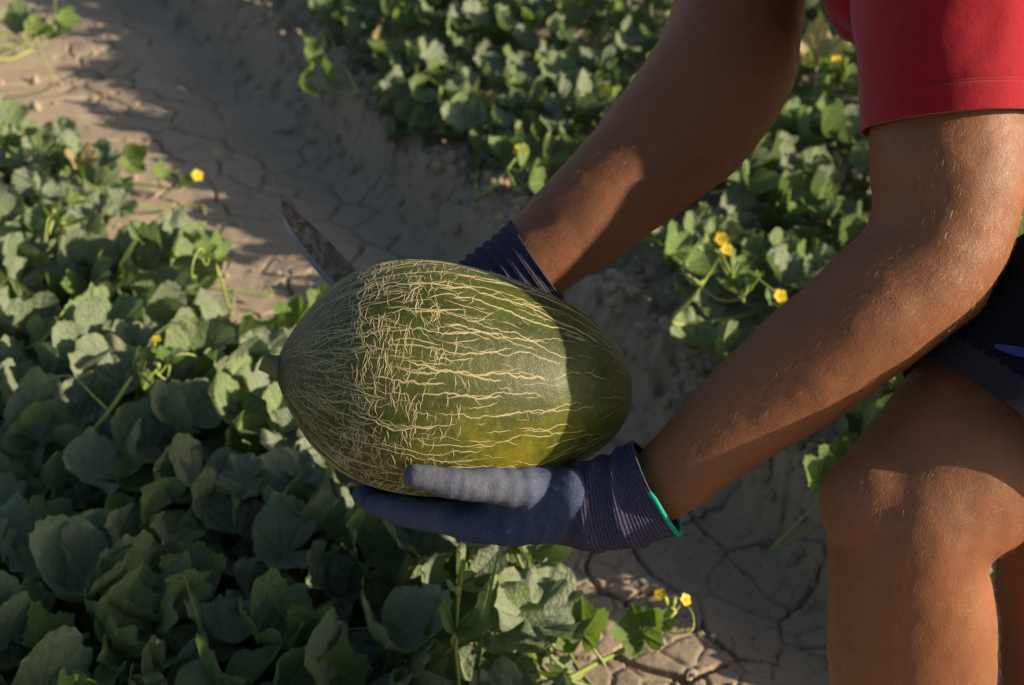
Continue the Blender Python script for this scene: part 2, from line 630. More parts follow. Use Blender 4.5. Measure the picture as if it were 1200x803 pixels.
me.vertices.foreach_set("co", V.ravel())
me.loops.add(F.size)
me.loops.foreach_set("vertex_index", F.ravel())
me.polygons.add(len(F))
me.polygons.foreach_set("loop_start", np.arange(0, F.size, 4))
me.polygons.foreach_set("loop_total", np.full(len(F), 4))
me.polygons.foreach_set("use_smooth", np.ones(len(F), dtype=bool))
me.update(calc_edges=True)
me.materials.append(M['soil'])
ground = tag(link("ground", me), "dry cracked clay soil of a melon field with a furrow between two beds", kind="structure")


def gz(x, y):
    s, u = x * ND.x + y * ND.y, x * UD.x + y * UD.y
    return float(profile([s], [u])[0])


def SU(s, u, dz=0.0):
    v = ND * s + UD * u
    return Vector((v.x, v.y, float(profile([s], [u])[0]) + dz))


# crumbs and clods of earth, too many and too small to count
bm = bmesh.new()
bmesh.ops.create_icosphere(bm, subdivisions=1, radius=1)
ico_v = np.array([v.co[:] for v in bm.verts])
ico_f = np.array([[v.index for v in f.verts] for f in bm.faces])
bm.free()
cv, cf = [], []
nb = 0
for k in range(5200):
    r0 = rng.random()
    if r0 < 0.55: s = rng.normal(1.13, 0.07)
    elif r0 < 0.8: s = rng.uniform(1.1, 1.7)
    else: s = rng.uniform(-0.6, 1.2)
    u = rng.uniform(0.8, 4.6)
    rad = 0.0016 + 0.0125 * rng.random() ** 4
    if 0.72 < s < 0.98: rad *= 0.45
    if k < 260:
        s, u, rad = rng.normal(1.15, 0.05), rng.normal(2.05, 0.35), rng.uniform(0.004, 0.014)
    v = ND * s + UD * u
    loc = np.array([v.x, v.y, 0])
    vv = ico_v * (1 + 0.35 * (rng.random((len(ico_v), 1)) - 0.5)) * rad * rng.uniform(0.7, 1.35, 3)
    cv.append((vv + loc, s, u, rad))
zz = profile([c[1] for c in cv], [c[2] for c in cv])
vv = np.concatenate([c[0] + [0, 0, z0 + c[3] * 0.35] for c, z0 in zip(cv, zz)])
ff = np.concatenate([ico_f + k * len(ico_v) for k in range(len(cv))])
tag(link("soil_clods", new_mesh("soil_clods", vv, ff.tolist(), M['soil'], smooth=False)),
    "loose crumbs and clods of dry earth along the bank of the furrow", kind="stuff")

# ------------------------------------------------------------------ melon
MD = 1.22
A0, A1 = P(324, 430, MD - 0.026), P(738, 463, MD + 0.022)
AX = (A1 - A0)
ML = AX.length
AX = AX.normalized()
ME = (UPV - AX * UPV.dot(AX)).normalized()
MF = AX.cross(ME).normalized()
if MF.dot(FWD) > 0: MF = -MF                     # towards the camera
MT = np.array([0, .004, .015, .035, .06, .09, .12, .16, .2, .25, .3, .35, .4, .45, .5, .55, .6, .65, .7, .75, .8, .84, .88, .915, .945, .968, .985, .996, 1])
MR = np.array([0, 13, 25, 42, 59, 77, 91, 106, 117, 126, 132, 135.5, 137, 136.5, 134.5, 131, 127, 121.5, 115.5, 108.5, 99.5, 91, 81, 70.5, 58.5, 46, 32.5, 17, 0]) * K * MD

_mq = spline(np.column_stack([MT, MR]), 900)                # a smooth outline, no flat facets
MT, MR = np.maximum.accumulate(_mq[:, 0]), np.maximum(_mq[:, 1], 0)
MR = np.convolve(np.pad(MR, 12, 'reflect', reflect_type='odd'), np.ones(25) / 25, 'valid')
MR = np.maximum(MR, 0)


def mrad(t):
    return np.interp(t, MT, MR)


def msurf(t, th, off=0.0):
    r = mrad(t) * (1 + 0.012 * np.sin(3 * th + 1) + 0.008 * np.sin(5 * th + 9 * t)) + off
    return np.asarray(A0) + np.outer(t * ML, AX) + np.outer(r * np.cos(th), ME) + np.outer(r * np.sin(th), MF)


melon = tag(empty("melon", (A0 + A1) * 0.5 - Vector((0, 0, 0.1))),
            "large oval green melon with corky netted skin held in both gloved hands", "melon")
a_ = np.linspace(0, math.pi, 110)
tt = np.interp((1 - np.cos(a_)) / 2, [0, 1], [0, 1])[1:-1]
th = np.linspace(0, 2 * math.pi, 145)[:-1]
T, TH = np.meshgrid(tt, th, indexing='ij')
vv = np.vstack([msurf(np.array([0.0]), np.array([0.0])), msurf(T.ravel(), TH.ravel()), msurf(np.array([1.0]), np.array([0.0]))])
nr, nc = T.shape
ff = []
for j in range(nc):
    j2 = (j + 1) % nc
    ff.append((0, 1 + j2, 1 + j))
    ff.append((1 + nr * nc, 1 + (nr - 1) * nc + j, 1 + (nr - 1) * nc + j2))
for i in range(nr - 1):
    for j in range(nc):
        j2 = (j + 1) % nc
        ff.append((1 + i * nc + j, 1 + i * nc + j2, 1 + (i + 1) * nc + j2, 1 + (i + 1) * nc + j))
tv = np.concatenate([[0], T.ravel(), [1]])
thv = np.concatenate([[0], TH.ravel(), [0]])
stemend = np.clip(1 - tv / 0.30, 0, 1)
dth = np.abs(((thv - R(128)) + math.pi) % (2 * math.pi) - math.pi)
belly = np.exp(-(dth / 0.32) ** 2) * np.exp(-((tv - 0.62) / 0.22) ** 2)
link("rind", new_mesh("rind", vv, ff, M['rind'], attrs={"stemend": stemend, "belly": belly}), melon)

nv, nf = [], []


def ridge(t0, th0, head, length, width, wob, back=0.25):
    """one raised corky line walking over the rind"""
    step = 0.0017
    n = max(4, int(length / step))
    t, a, h0 = t0, th0, head
    h = head + rng.normal(0, 0.2)
    ts, as_ = [], []
    for i in range(n):
        ts.append(t)
        as_.append(a)
        h += rng.normal(0, wob) - back * (h - h0)
        hk = h + rng.normal(0, 0.30)                 # small kinks on an otherwise straight course
        t += math.cos(hk) * step / ML
        r = max(float(mrad(t)), 0.008)
        a += math.sin(hk) * step / r
        if t < 0.006 or t > 0.994: break
    n = len(ts)
    if n < 4: return
    ts, as_ = np.array(ts), np.array(as_)
    p = msurf(ts, as_, -0.0001)
    up = msurf(ts, as_, 0.01) - p
    up /= np.linalg.norm(up, axis=1)[:, None]
    tg = np.gradient(p, axis=0)
    tg /= np.linalg.norm(tg, axis=1)[:, None] + 1e-9
    sd = np.cross(tg, up)
    x = np.linspace(0, 1, n)
    w = width * 0.5 * np.clip(np.minimum(x, 1 - x) * n / 4.0, 0.12, 1) * (0.62 + 0.76 * rng.random(n) ** 1.0)
    w = np.convolve(np.pad(w, 1, 'edge'), [.25, .5, .25], 'valid')
    b = sum(len(k) for k in nv)
    nv.append(np.concatenate([p - sd * w[:, None], p - sd * (w * .45)[:, None] + up * (w * 0.42 + 0.0001)[:, None],
                              p + sd * (w * .45)[:, None] + up * (w * 0.42 + 0.0001)[:, None], p + sd * w[:, None]]))
    for k in range(3):
        i = np.arange(n - 1)
        nf.append(np.column_stack([b + k * n + i, b + k * n + i + 1, b + (k + 1) * n + i + 1, b + (k + 1) * n + i]))
    return ts, as_


def ring_seed(lo, hi):
    return rng.uniform(lo, hi)


TAU = 2 * math.pi
for k in range(76):                      # long cracks that run to the blossom end
    r_ = ridge(rng.uniform(0.12, 0.55), k * TAU / 76 + rng.normal(0, 0.03), 0.0, rng.uniform(0.06, 0.17), rng.uniform(0.0009, 0.0017), 0.10, 0.2)
    if r_ and rng.random() < 0.6:
        m_ = len(r_[0]) // 2
        ridge(r_[0][m_], r_[1][m_], rng.choice([-1, 1]) * rng.uniform(.35, .6), rng.uniform(.012, .03), 0.0009, 0.22, 0.1)
for k in range(430):                     # shorter ones between them
    ridge(rng.beta(1.4, 1.7) * 0.95 + 0.02, rng.uniform(0, TAU), rng.normal(0, 0.12), rng.uniform(0.012, 0.055), rng.uniform(0.0005, 0.0011), 0.12, 0.2)
for k in range(480):                     # fine lines at the stalk end
    ridge(rng.uniform(0.01, 0.20), rng.uniform(0, TAU), rng.normal(0, 0.2), rng.uniform(0.02, 0.05), rng.uniform(0.0005, 0.0009), 0.14, 0.2)
for k in range(2600):                    # cross cracks, dense towards the stalk
    t0 = 0.02 + 0.50 * rng.beta(1.2, 1.7)
    a0 = rng.uniform(0, TAU)
    fine = t0 < 0.17
    ridge(t0, a0, rng.choice([-1, 1]) * (math.pi / 2 - rng.normal(0.08, 0.20)), rng.uniform(0.007, 0.022) * (0.6 if fine else 1),
          rng.uniform(0.85, 1.25) * (0.00055 + 0.0014 * min(t0, 0.3)), 0.10, 0.10)
for k in range(800):                     # short scratches on the smooth half
    ridge(rng.uniform(0.40, 0.95), rng.uniform(0, TAU), rng.choice([-1, 1]) * (math.pi / 2 - rng.normal(0.2, 0.4)), rng.uniform(0.0035, 0.009), rng.uniform(0.0003, 0.0006), 0.25, 0.1)
link("netting", new_mesh("netting", np.concatenate(nv), np.concatenate(nf).tolist(), M['cork']), melon)
g = Geo()
st = [A0 + AX * 0.006, A0 - AX * 0.001 + ME * .0006, A0 - AX * 0.007 + ME * 0.002, A0 - AX * 0.011 + ME * 0.004, A0 - AX * 0.0125 + ME * 0.0045]
g.tube(st, [0.0125, 0.0095, 0.0080, 0.0088, 0.0070], 14)
link("stalk", g.mesh("stalk", M['melon_stalk']), melon)


def mel(px, phi, off):
    """point round the melon at photo column px: phi = 0 lowest in the picture, positive towards the camera"""
    t = (px - 324) / 414.0
    c = A0.lerp(A1, t)
    d = -ME * math.cos(R(phi)) + MF * math.sin(R(phi))
    return c + d * (float(mrad(min(max(t, 0.0), 1.0))) + off)


# ------------------------------------------------------------------ person
person = tag(empty("person", (0.52, 1.07, 0.0)),
             "bending person in red shirt, black shorts and navy gloves holding the melon", "person")
near_arm = [(700, 588, 1.185, 36, .6), (768, 572, 1.175, 45, .78), (815, 535, 1.165, 51, .86), (865, 490, 1.16, 60, .92), (930, 440, 1.15, 69, .97),
            (985, 397, 1.143, 74, 1.0), (1045, 347, 1.136, 77, 1.0), (1085, 308, 1.135, 79, 1.0), (1105, 258, 1.138, 83, 1.0),
            (1112, 205, 1.138, 92, .95), (1114, 150, 1.146, 94, .95), (1118, 60, 1.155, 96, .95), (1130, -60, 1.17, 94, 1)]
far_arm = [(585, 335, 1.352, 44, .7), (622, 308, 1.352, 50, .8), (680, 258, 1.36, 60, .9), (752, 195, 1.375, 72, .95), (812, 135, 1.39, 82, 1),
           (850, 75, 1.405, 84, 1), (866, 5, 1.42, 77, 1), (880, -70, 1.44, 78, 1), (920, -170, 1.48, 82, 1)]
near_leg = [(1440, 310, 1.19, 125, 1), (1300, 385, 1.175, 136, 1), (1186, 490, 1.17, 125, 1), (1118, 552, 1.15, 111, .95), (1072, 606, 1.145, 100, .95),
            (1062, 660, 1.16, 92, .95), (1067, 720, 1.195, 96, .95), (1068, 800, 1.255, 95, .95), (1071, 900, 1.335, 76, 1), (1076, 985, 1.405, 50, 1), (1080, 1040, 1.45, 46, 1)]
far_leg = [(1530, 290, 1.27, 108, 1), (1415, 345, 1.265, 108, 1), (1325, 420, 1.255, 102, 1), (1280, 480, 1.25, 92, 1), (1268, 560, 1.262, 88, 1),
           (1264, 660, 1.285, 92, 1), (1266, 800, 1.325, 86, 1), (1272, 940, 1.365, 56, 1), (1276, 1020, 1.39, 47, 1)]
limbs = {k: pxloft(v, 44) for k, v in dict(na=near_arm, fa=far_arm, nl=near_leg, fl=far_leg).items()}
torso = [((.92, 1.10, .60), .07, .11), ((.86, 1.11, .625), .088, .14), ((.76, 1.14, .665), .088, .145), ((.66, 1.23, .74), .088, .130), ((.54, 1.335, .835), .095, .140),
         ((.42, 1.375, .905), .108, .155), ((.34, 1.375, .930), .092, .150), ((.28, 1.37, .96), .065, .10), ((.235, 1.37, .995), .055, .058), ((.18, 1.37, 1.035), .056, .056)]
torso = [(Vector(c), a, b) for c, a, b in torso]
g = Geo()
for sec in limbs.values(): g.loft(sec, 36)
g.loft(torso, 36)
# shoulders
g.ball(P(1128, -70, 1.18), .068)
g.ball(P(925, -180, 1.48), .07)
g.loft([(P(1128, -75, 1.19), .058, .06), (Vector((.38, 1.30, .925)), .07, .08)], 24)
g.loft([(P(925, -180, 1.475), .058, .06), (Vector((.36, 1.42, .925)), .07, .08)], 24)
# elbows, kneecap, calf and forearm muscle
g.ball(P(1108, 340, 1.135), .034, .030, .034)
g.ball(P(985, 392, 1.124), .085, .034, .034, Matrix.Rotation(R(-38), 3, 'Y'))
g.ball(P(889, 80, 1.41), .036, .034, .036)
g.ball(P(1026, 590, 1.130), .046, .040, .048)
g.ball(P(1085, 735, 1.205), .056, .055, .075)
# head turned down towards the melon
HC = Vector((.115, 1.365, 1.085))
HR = Matrix.Rotation(R(-52), 3, 'Y')            # local -X is the face, +Z the crown
def H(x, y, z): return HC + HR @ Vector((x, y, z))
g.ball(HC, .097, .078, .112, HR)
g.ball(H(-.035, 0, -.065), .062, .055, .062, HR)
g.ball(H(-.075, 0, -.105), .024, .028, .020, HR)
g.loft([(H(-.088, 0, .012), .010, .010), (H(-.112, 0, -.030), .015, .014), (H(-.104, 0, -.040), .012, .016)], 14)
for y in (-1, 1):
    g.ball(H(.012, y * .079, -.015), .018, .009, .030, HR)
    g.ball(H(-.082, y * .032, .022), .016, .026, .010, HR)
g.ball(H(-.094, 0, -.070), .010, .026, .006, HR)
g.ball(H(-.092, 0, -.080), .010, .022, .006, HR)
for y in (-1, 1): g.ball(H(-.083, y * .031, .004), .012, .014, .010, HR)
body_me = fuse(g, "body", 0.0042, 22, M['skin'])
co, no = coords(body_me), normals(body_me)
co = co + no * (0.0050 * (fbm(co * 20, 3, 3) - 0.5) + 0.0012 * (fbm(co * 70, 2, 8) - 0.5))[:, None]
set_coords(body_me, co)
body = link("body", body_me, person)
# hair of the head
g = Geo()
g.ball(H(.012, 0, .020), .101, .084, .106, HR, 20)
hm = g.mesh("hair", M['head_hair'])
bm = bmesh.new(); bm.from_mesh(hm)
inv = HR.inverted()
kill = [f for f in bm.faces if (lambda l: l.z < -.055 or (l.x < -.045 and l.z < .05) or (l.x < 0.03 and l.z < -.02))(inv @ (f.calc_center_median() - HC))]
bmesh.ops.delete(bm, geom=kill, context='FACES'); bm.to_mesh(hm); bm.free()
c_ = coords(hm); set_coords(hm, c_ + normals(hm) * (0.008 * (fbm(c_ * 60, 3, 2) - 0.4))[:, None])
link("hair", hm, person)


def open_ends(me, planes):
    """cut the closed cloth volume off cleanly at each hem"""
    bm = bmesh.new(); bm.from_mesh(me)
    for p0, ax, rad in planes:
        fs = []
        for f in bm.faces:
            c = f.calc_center_median()
            if (c - p0).length < rad and (c - p0).dot(ax) > -0.03 and all((c - p0).length <= (c - q0).length for q0, _, _ in planes):
                fs.append(f)
        es = {e for f in fs for e in f.edges}
        vs_ = {v for f in fs for v in f.verts}
        bmesh.ops.bisect_plane(bm, geom=list(vs_) + list(es) + fs, plane_co=p0, plane_no=ax, clear_outer=True)
    loose = [v for v in bm.verts if not v.link_faces]
    bmesh.ops.delete(bm, geom=loose, context='VERTS')
    bm.to_mesh(me); bm.free()


def longer(sec, dl=0.035):
    """carry a loft on past its end, to be cut at the hem"""
    p, ax, _ = end_plane(sec, 0)
    return list(sec) + [(p + ax * dl, sec[-1][1], sec[-1][2])]


def longer0(sec, dl=0.035):
    return longer(list(sec)[::-1], dl)[::-1]


def end_plane(sec, rad):
    return (sec[-1][0].copy(), (sec[-1][0] - sec[-2][0]).normalized(), rad)


# shirt
slv_n = pxloft([(1128, -95, 1.18, 112, 1.05), (1121, 0, 1.163, 110, 1.05), (1117, 70, 1.154, 104, 1.05), (1114, 118, 1.148, 100.5, 1.06), (1113, 143, 1.146, 99, 1.06)], 20)
slv_f = pxloft([(930, -205, 1.48, 105, 1), (905, -150, 1.465, 104, 1), (885, -100, 1.45, 100, 1)], 12)
trs = [(c, a + .014, b + .011) for c, a, b in torso[2:8]]
trs[0] = (trs[0][0] + Vector((.05, -.01, -.025)), trs[0][1] + .015, trs[0][2] + .012)
g = Geo()
g.loft(longer(slv_n, .07), 40); g.loft(longer(slv_f), 32); g.loft(longer(longer0(trs), .02), 40)
g.ball(Vector((.352, 1.308, .816)), .060, .070, .056)
g.ball(P(1126, -88, 1.19), .083); g.ball(P(925, -190, 1.475), .083)
g.loft([(P(1124, -70, 1.19), .076, .08), (Vector((.40, 1.30, .905)), .095, .11)], 28)
g.loft([(P(915, -170, 1.47), .076, .08), (Vector((.38, 1.42, .905)), .095, .11)], 28)
shirt_me = fuse(g, "shirt", 0.0048, 9, M['red'])
HEM_P, HEM_N = P(1108, 146, 1.146), (RGT * .06 - UPV * .998).normalized()
open_ends(shirt_me, [(HEM_P, HEM_N, .15), end_plane(slv_f, .13), (trs[0][0], (trs[0][0] - trs[1][0]).normalized(), .26),
                     (trs[-1][0], (trs[-1][0] - trs[-2][0]).normalized(), .14)])
co, no = coords(shirt_me), normals(shirt_me)
sw = np.array(HEM_P); sax = np.array(HEM_N)
dist = -((co - sw) @ sax)
onslv = (np.linalg.norm(co - sw, axis=1) < 0.24) & (co[:, 1] < 1.24)
fold = fbm(co * [15, 15, 6] + 0.8 * np.sin(co[:, [2, 2, 0]] * 12), 3, 12) - 0.5
stitch = np.where(onslv, -0.0016 * np.exp(-((dist - 0.024) / 0.0022) ** 2), 0)
co = co + no * (0.021 * fold * np.where(onslv, np.clip(dist / 0.07, 0.22, 1), 1) + stitch)[:, None]
set_coords(shirt_me, co)
hat = shirt_me.attributes.new('hem', 'FLOAT', 'POINT'); hat.data.foreach_set('value', np.where(onslv, dist, 1.0).astype(np.float32))
shirt = link("shirt", shirt_me, person)
so = shirt.modifiers.new("thickness", 'SOLIDIFY'); so.thickness = 0.0022; so.offset = 1.0

# shorts
sh_n = pxloft([(1450, 305, 1.20, 132, 1.0), (1300, 388, 1.175, 148, 1.05), (1215, 463, 1.167, 144, 1.05), (1164, 515, 1.163, 138, 1.06)], 22)
sh_f = pxloft([(1530, 290, 1.27, 116, 1.0), (1415, 345, 1.265, 116, 1.02), (1340, 404, 1.256, 112, 1.02), (1300, 452, 1.252, 108, 1.02)], 20)
pel = [(c, a + .018, b + .018) for c, a, b in torso[:4]]
g = Geo(); g.loft(longer(sh_n), 40); g.loft(longer(sh_f), 36); g.loft(longer(pel), 40)
shorts_me = fuse(g, "shorts", 0.005, 8, M['black'])
open_ends(shorts_me, [end_plane(sh_n, .17), end_plane(sh_f, .15), end_plane(pel, .24)])
shorts_me.materials.append(M['hem_grey'])
hp, ha, _ = end_plane(sh_n, 0)
for pl in shorts_me.polygons:
    dd = (pl.center - hp)
    if abs(dd.dot(ha)) < 0.024 and dd.length < .17: pl.material_index = 1
co, no = coords(shorts_me), normals(shorts_me)
set_coords(shorts_me, co + no * (0.010 * (fbm(co * 9, 3, 31) - 0.5))[:, None])
shorts = link("shorts", shorts_me, person)
so = shorts.modifiers.new("thickness", 'SOLIDIFY'); so.thickness = 0.002; so.offset = 1.0
bpy.context.view_layer.update()
from mathutils.bvhtree import BVHTree


def bvh_of(me):
    return BVHTree.FromPolygons([v.co for v in me.vertices], [p_.vertices[:] for p_ in me.polygons])


sb = bvh_of(shorts_me)
def on_shorts(px, py):
    d_ = (P(px, py, 1) - CAM).normalized()
    h_ = sb.ray_cast(CAM, d_)
    return (h_[0] - d_ * 0.0045) if h_[0] else P(px, py, 1.15)
pv, pf = [], []
for i in range(13):
    x = 1166 + i * 5
    y = 404 + i * 0.9
    hh = 7 * math.sin(math.pi * (0.08 + 0.84 * i / 12)) + 2
    pv += [on_shorts(x, y - hh * .3), on_shorts(x, y + hh)]
pf = [(2 * i, 2 * i + 1, 2 * i + 3, 2 * i + 2) for i in range(12)]
link("printed_mark", new_mesh("printed_mark", pv, pf, M['blue_print']), shorts)

# shoes stand in the furrow below the frame
for nm, ank in (("na", P(1080, 1012, 1.428)), ("fa", P(1276, 1010, 1.386))):
    zb = gz(ank.x, ank.y)
    g = Geo()
    g.loft([(Vector((ank.x + .075, ank.y, zb + .045)), .035, .035), (Vector((ank.x + .02, ank.y, zb + .055)), .05, .042), (Vector((ank.x - .07, ank.y, zb + .045)), .042, .045),
            (Vector((ank.x - .15, ank.y - .005, zb + .034)), .032, .045), (Vector((ank.x - .195, ank.y - .005, zb + .028)), .02, .03)], 24)
    g.loft([(Vector((ank.x, ank.y, zb + .04)), .045, .045), (Vector((ank.x, ank.y, zb + .12)), .046, .046)], 24)
    sm = fuse(g, "shoe", 0.004, 5, M['wood'])
    link("shoe", sm, person)

# near glove: palm under the melon, thumb over its front, four fingers below
g = Geo()
def sec(rows, n=16):
    return [(P(a, b, d), float(ra * K * d), float(rb)) for a, b, d, ra, rb in spline(rows, n)]
g.loft(sec([(700, 590, 1.183, 41, .028), (655, 594, 1.19, 42, .033), (620, 600, 1.20, 37, .038), (585, 605, 1.213, 31, .043), (550, 607, 1.223, 25, .044), (526, 604, 1.226, 19, .042)]), 30, sup=2.5)


def finger(pts, rads, n=22):
    q = spline([list(p_) + [r_] for p_, r_ in zip(pts, rads)], n).tolist()
    g.tube([Vector(a[:3]) for a in q], [a[3] for a in q], 16)
    g.ball(q[-1][:3], q[-1][3], n=8)
    g.ball(q[0][:3], q[0][3], n=8)


finger([mel(575, 9, .020), mel(545, 9, .019), mel(500, 8, .015), mel(478, 6, .0130), mel(450, 5, .0120)], [.0160, .0152, .0138, .0130, .0108])
finger([mel(575, -4, .020), mel(540, -5, .019), mel(490, -6, .015), mel(466, -6, .0128), mel(436, -6, .0112)], [.0155, .0150, .0135, .0125, .0105])
finger([mel(575, -16, .020), mel(545, -17, .019), mel(495, -18, .015), mel(474, -18, .0128), mel(446, -18, .0112)], [.0150, .0145, .0130, .0120, .0100])
finger([mel(580, -28, .019), mel(550, -29, .018), mel(510, -30, .014), mel(494, -30, .0122), mel(470, -30, .0106)], [.0140, .0132, .0118, .0108, .0092])
finger([P(668, 584, 1.172), mel(640, 27, .016), mel(605, 38, .0175), mel(570, 43, .0160), mel(524, 45, .0145), mel(482, 47, .0120)], [.0255, .0215, .0172, .0150, .0132, .0102], 30)
g.ball(P(618, 592, 1.186), .040, .022, .022)
glove_me = fuse(g, "glove", 0.0018, 5, M['glove'])
co, no = coords(glove_me), normals(glove_me)
cr = CAM.copy()
# photo column of each vertex, used only to say where along the hand it lies
along = (co - np.array(P(488, 548, 1.14))) @ np.array(AX)
rel = co - np.array(A0); rel = rel - np.outer(rel @ np.array(AX), np.array(AX))
phi = np.degrees(np.arctan2(rel @ np.array(MF), -(rel @ np.array(ME))))
thumb = sstep(20, 33, phi)
wr = np.sin(along * 2 * math.pi / 0.0095 + 5 * fbm(co * 45, 2, 4)) * np.exp(-((along - 0.033) / 0.020) ** 2) * thumb
wr2 = np.sin(along * 2 * math.pi / 0.016 + 4 * fbm(co * 30, 2, 6)) * np.exp(-((along - 0.10) / 0.035) ** 2)
co = co + no * (0.00018 * wr + 0.0007 * wr2 + 0.0034 * (fbm(co * 55, 3, 14) - 0.5))[:, None]
set_coords(glove_me, co)
coat = np.clip(sstep(24, 47, phi) * 1.25 * (0.6 + 0.7 * fbm(co * 40, 3, 22)) * sstep(0.165, 0.03, along + 0.05 * (fbm(co * 38, 3, 51) - .5)) + 0.28 * sstep(0.06, 0.02, along) * (1 - thumb), 0, 1)
at = glove_me.attributes.new("coat", 'FLOAT', 'POINT'); at.data.foreach_set("value", coat.astype(np.float32))
glove = tag(link("glove", glove_me, person), "navy work glove with grey coated thumb under the melon")


def cuff_mesh(rows, rings, folds, seed, k=0.86, ncirc=72):
    q = spline(rows, rings).tolist()
    pts = [P(a, b, d) for a, b, d, h in q]
    v, rib, f = [], [], []
    L = 0
    for i, (a, b, d, hw) in enumerate(q):
        t = (pts[min(i + 1, rings - 1)] - pts[max(i - 1, 0)]).normalized()
        if i: L += (pts[i] - pts[i - 1]).length
        e1 = t.cross(FWD).normalized(); e2 = e1.cross(t).normalized()
        for j in range(ncirc):
            an = TAU * j / ncirc
            r = hw * K * d
            dr = folds(i / (rings - 1), an, L)
            v.append(pts[i] + e1 * ((r + dr) * math.cos(an)) + e2 * ((r * k + dr) * math.sin(an)))
            rib.append(0.5 + 0.5 * math.sin(L / 0.0026 * TAU))
    for i in range(rings - 1):
        for j in range(ncirc):
            j2 = (j + 1) % ncirc
            f.append((i * ncirc + j, (i + 1) * ncirc + j, (i + 1) * ncirc + j2, i * ncirc + j2))
    return new_mesh("cuff", v, f, M['cuff'], attrs={"rib": rib}), pts, v


def folds_near(x, an, L):
    f1 = 0.0030 * math.exp(-(((x - 0.42) - 0.10 * math.sin(an + .6)) / 0.045) ** 2)
    f2 = 0.0026 * math.exp(-(((x - 0.70) - 0.12 * math.sin(an + .2)) / 0.05) ** 2)
    f3 = 0.0018 * math.exp(-(((x - 0.22) + 0.07 * math.sin(an)) / 0.04) ** 2)
    return f1 + f2 + f3 + 0.0007 * math.sin(an * 5 + x * 9) + 0.0002 * math.sin(L / 0.0026 * TAU)


cm, cpts, cverts = cuff_mesh([(652, 593, 1.19, 45), (676, 593, 1.186, 50), (702, 591, 1.181, 53), (728, 587, 1.177, 56), (750, 580, 1.174, 58.5), (769, 571, 1.171, 61)], 120, folds_near, 1)
cuff = link("cuff", cm, glove)
so = cuff.modifiers.new("thickness", 'SOLIDIFY'); so.thickness = 0.0022; so.offset = -1.0
loop = [Vector(v) for v in cverts[-72:]]
cen = sum(loop, Vector()) / 72
tdir = (cpts[-1] - cpts[-3]).normalized()
lp = []
for j, v in enumerate(loop):
    low = 0.5 - 0.5 * (v - cen).normalized().dot(UPV)            # 1 at the low side, where the binding rolls outwards
    k = float(sstep(0.30, 0.62, np.array([low]))[0])
    lp.append(cen + (v - cen) * (0.86 + 0.12 * k) - tdir * (0.006 - 0.0065 * k))
g2 = Geo(); g2.tube(lp + [lp[0], lp[1]], 0.0021, 10)
link("cuff_binding", g2.mesh("cuff_binding", M['teal']), glove)

# far glove, closed round the knife handle behind the melon
kd2 = Vector((0.68, 0.735))
def kn(along_px, side_px=0.0, d=1.347):
    """photo point along the knife axis, measured from the blade root; side to the lower left"""
    return P(452 + kd2.x * along_px - kd2.y * side_px, 363 + kd2.y * along_px + kd2.x * side_px, d)
KA = (kn(100) - kn(0)).normalized()
KE = (P(452 - 87, 363 + 49, 1.347) - P(452, 363, 1.347)); KE = (KE - KA * KE.dot(KA)).normalized()
KF = KA.cross(KE).normalized()
if KF.dot(FWD) < 0: KF = -KF
g = Geo()
g.loft([(P(575, 340, 1.358), .034, .022), (P(545, 362, 1.366), .038, .020), (kn(58) + KF * .026 - KE * .030, .042, .017), (kn(56) + KF * .028 - KE * .004, .040, .014)], 26)
for i in range(4):
    c = kn(20 + i * 25)
    r = [.0125, .013, .0125, .0112][i]
    finger([c + KF * .030 - KE * .020, c + KF * .029 + KE * .006, c + KF * .010 + KE * .030, c - KF * .017 + KE * .022, c - KF * .021 - KE * .004], [r * 1.1, r * 1.05, r, r * .9, r * .8])
finger([kn(40) + KF * .022 - KE * .045, kn(16) + KF * .006 - KE * .036, kn(4) - KF * .012 - KE * .020, kn(8) - KF * .020 + KE * .002], [.016, .015, .013, .011])
gm2 = fuse(g, "glove_far", 0.0022, 5, M['glove'])
gm2.name = "glove"
at = gm2.attributes.new("coat", 'FLOAT', 'POINT'); at.data.foreach_set("value", np.full(len(gm2.vertices), 0.5, dtype=np.float32))
glove2 = tag(link("glove", gm2, person), "navy work glove closed round the knife behind the melon")


def folds_far(x, an, L):
    return 0.0014 * math.sin(L / 0.0098 * TAU + 0.8 * math.sin(an + 1)) * (1 - 0.6 * x ** 4) + 0.0007 * math.sin(an * 4 + x * 7) + 0.0003 * math.sin(L / 0.0026 * TAU)


cm2, cp2, cv2 = cuff_mesh([(548, 362, 1.362, 45), (575, 342, 1.358, 49), (602, 323, 1.355, 52), (630, 304, 1.352, 55)], 110, folds_far, 2)
cuff2 = link("cuff", cm2, glove2)
so = cuff2.modifiers.new("thickness", 'SOLIDIFY'); so.thickness = 0.0022; so.offset = -1.0

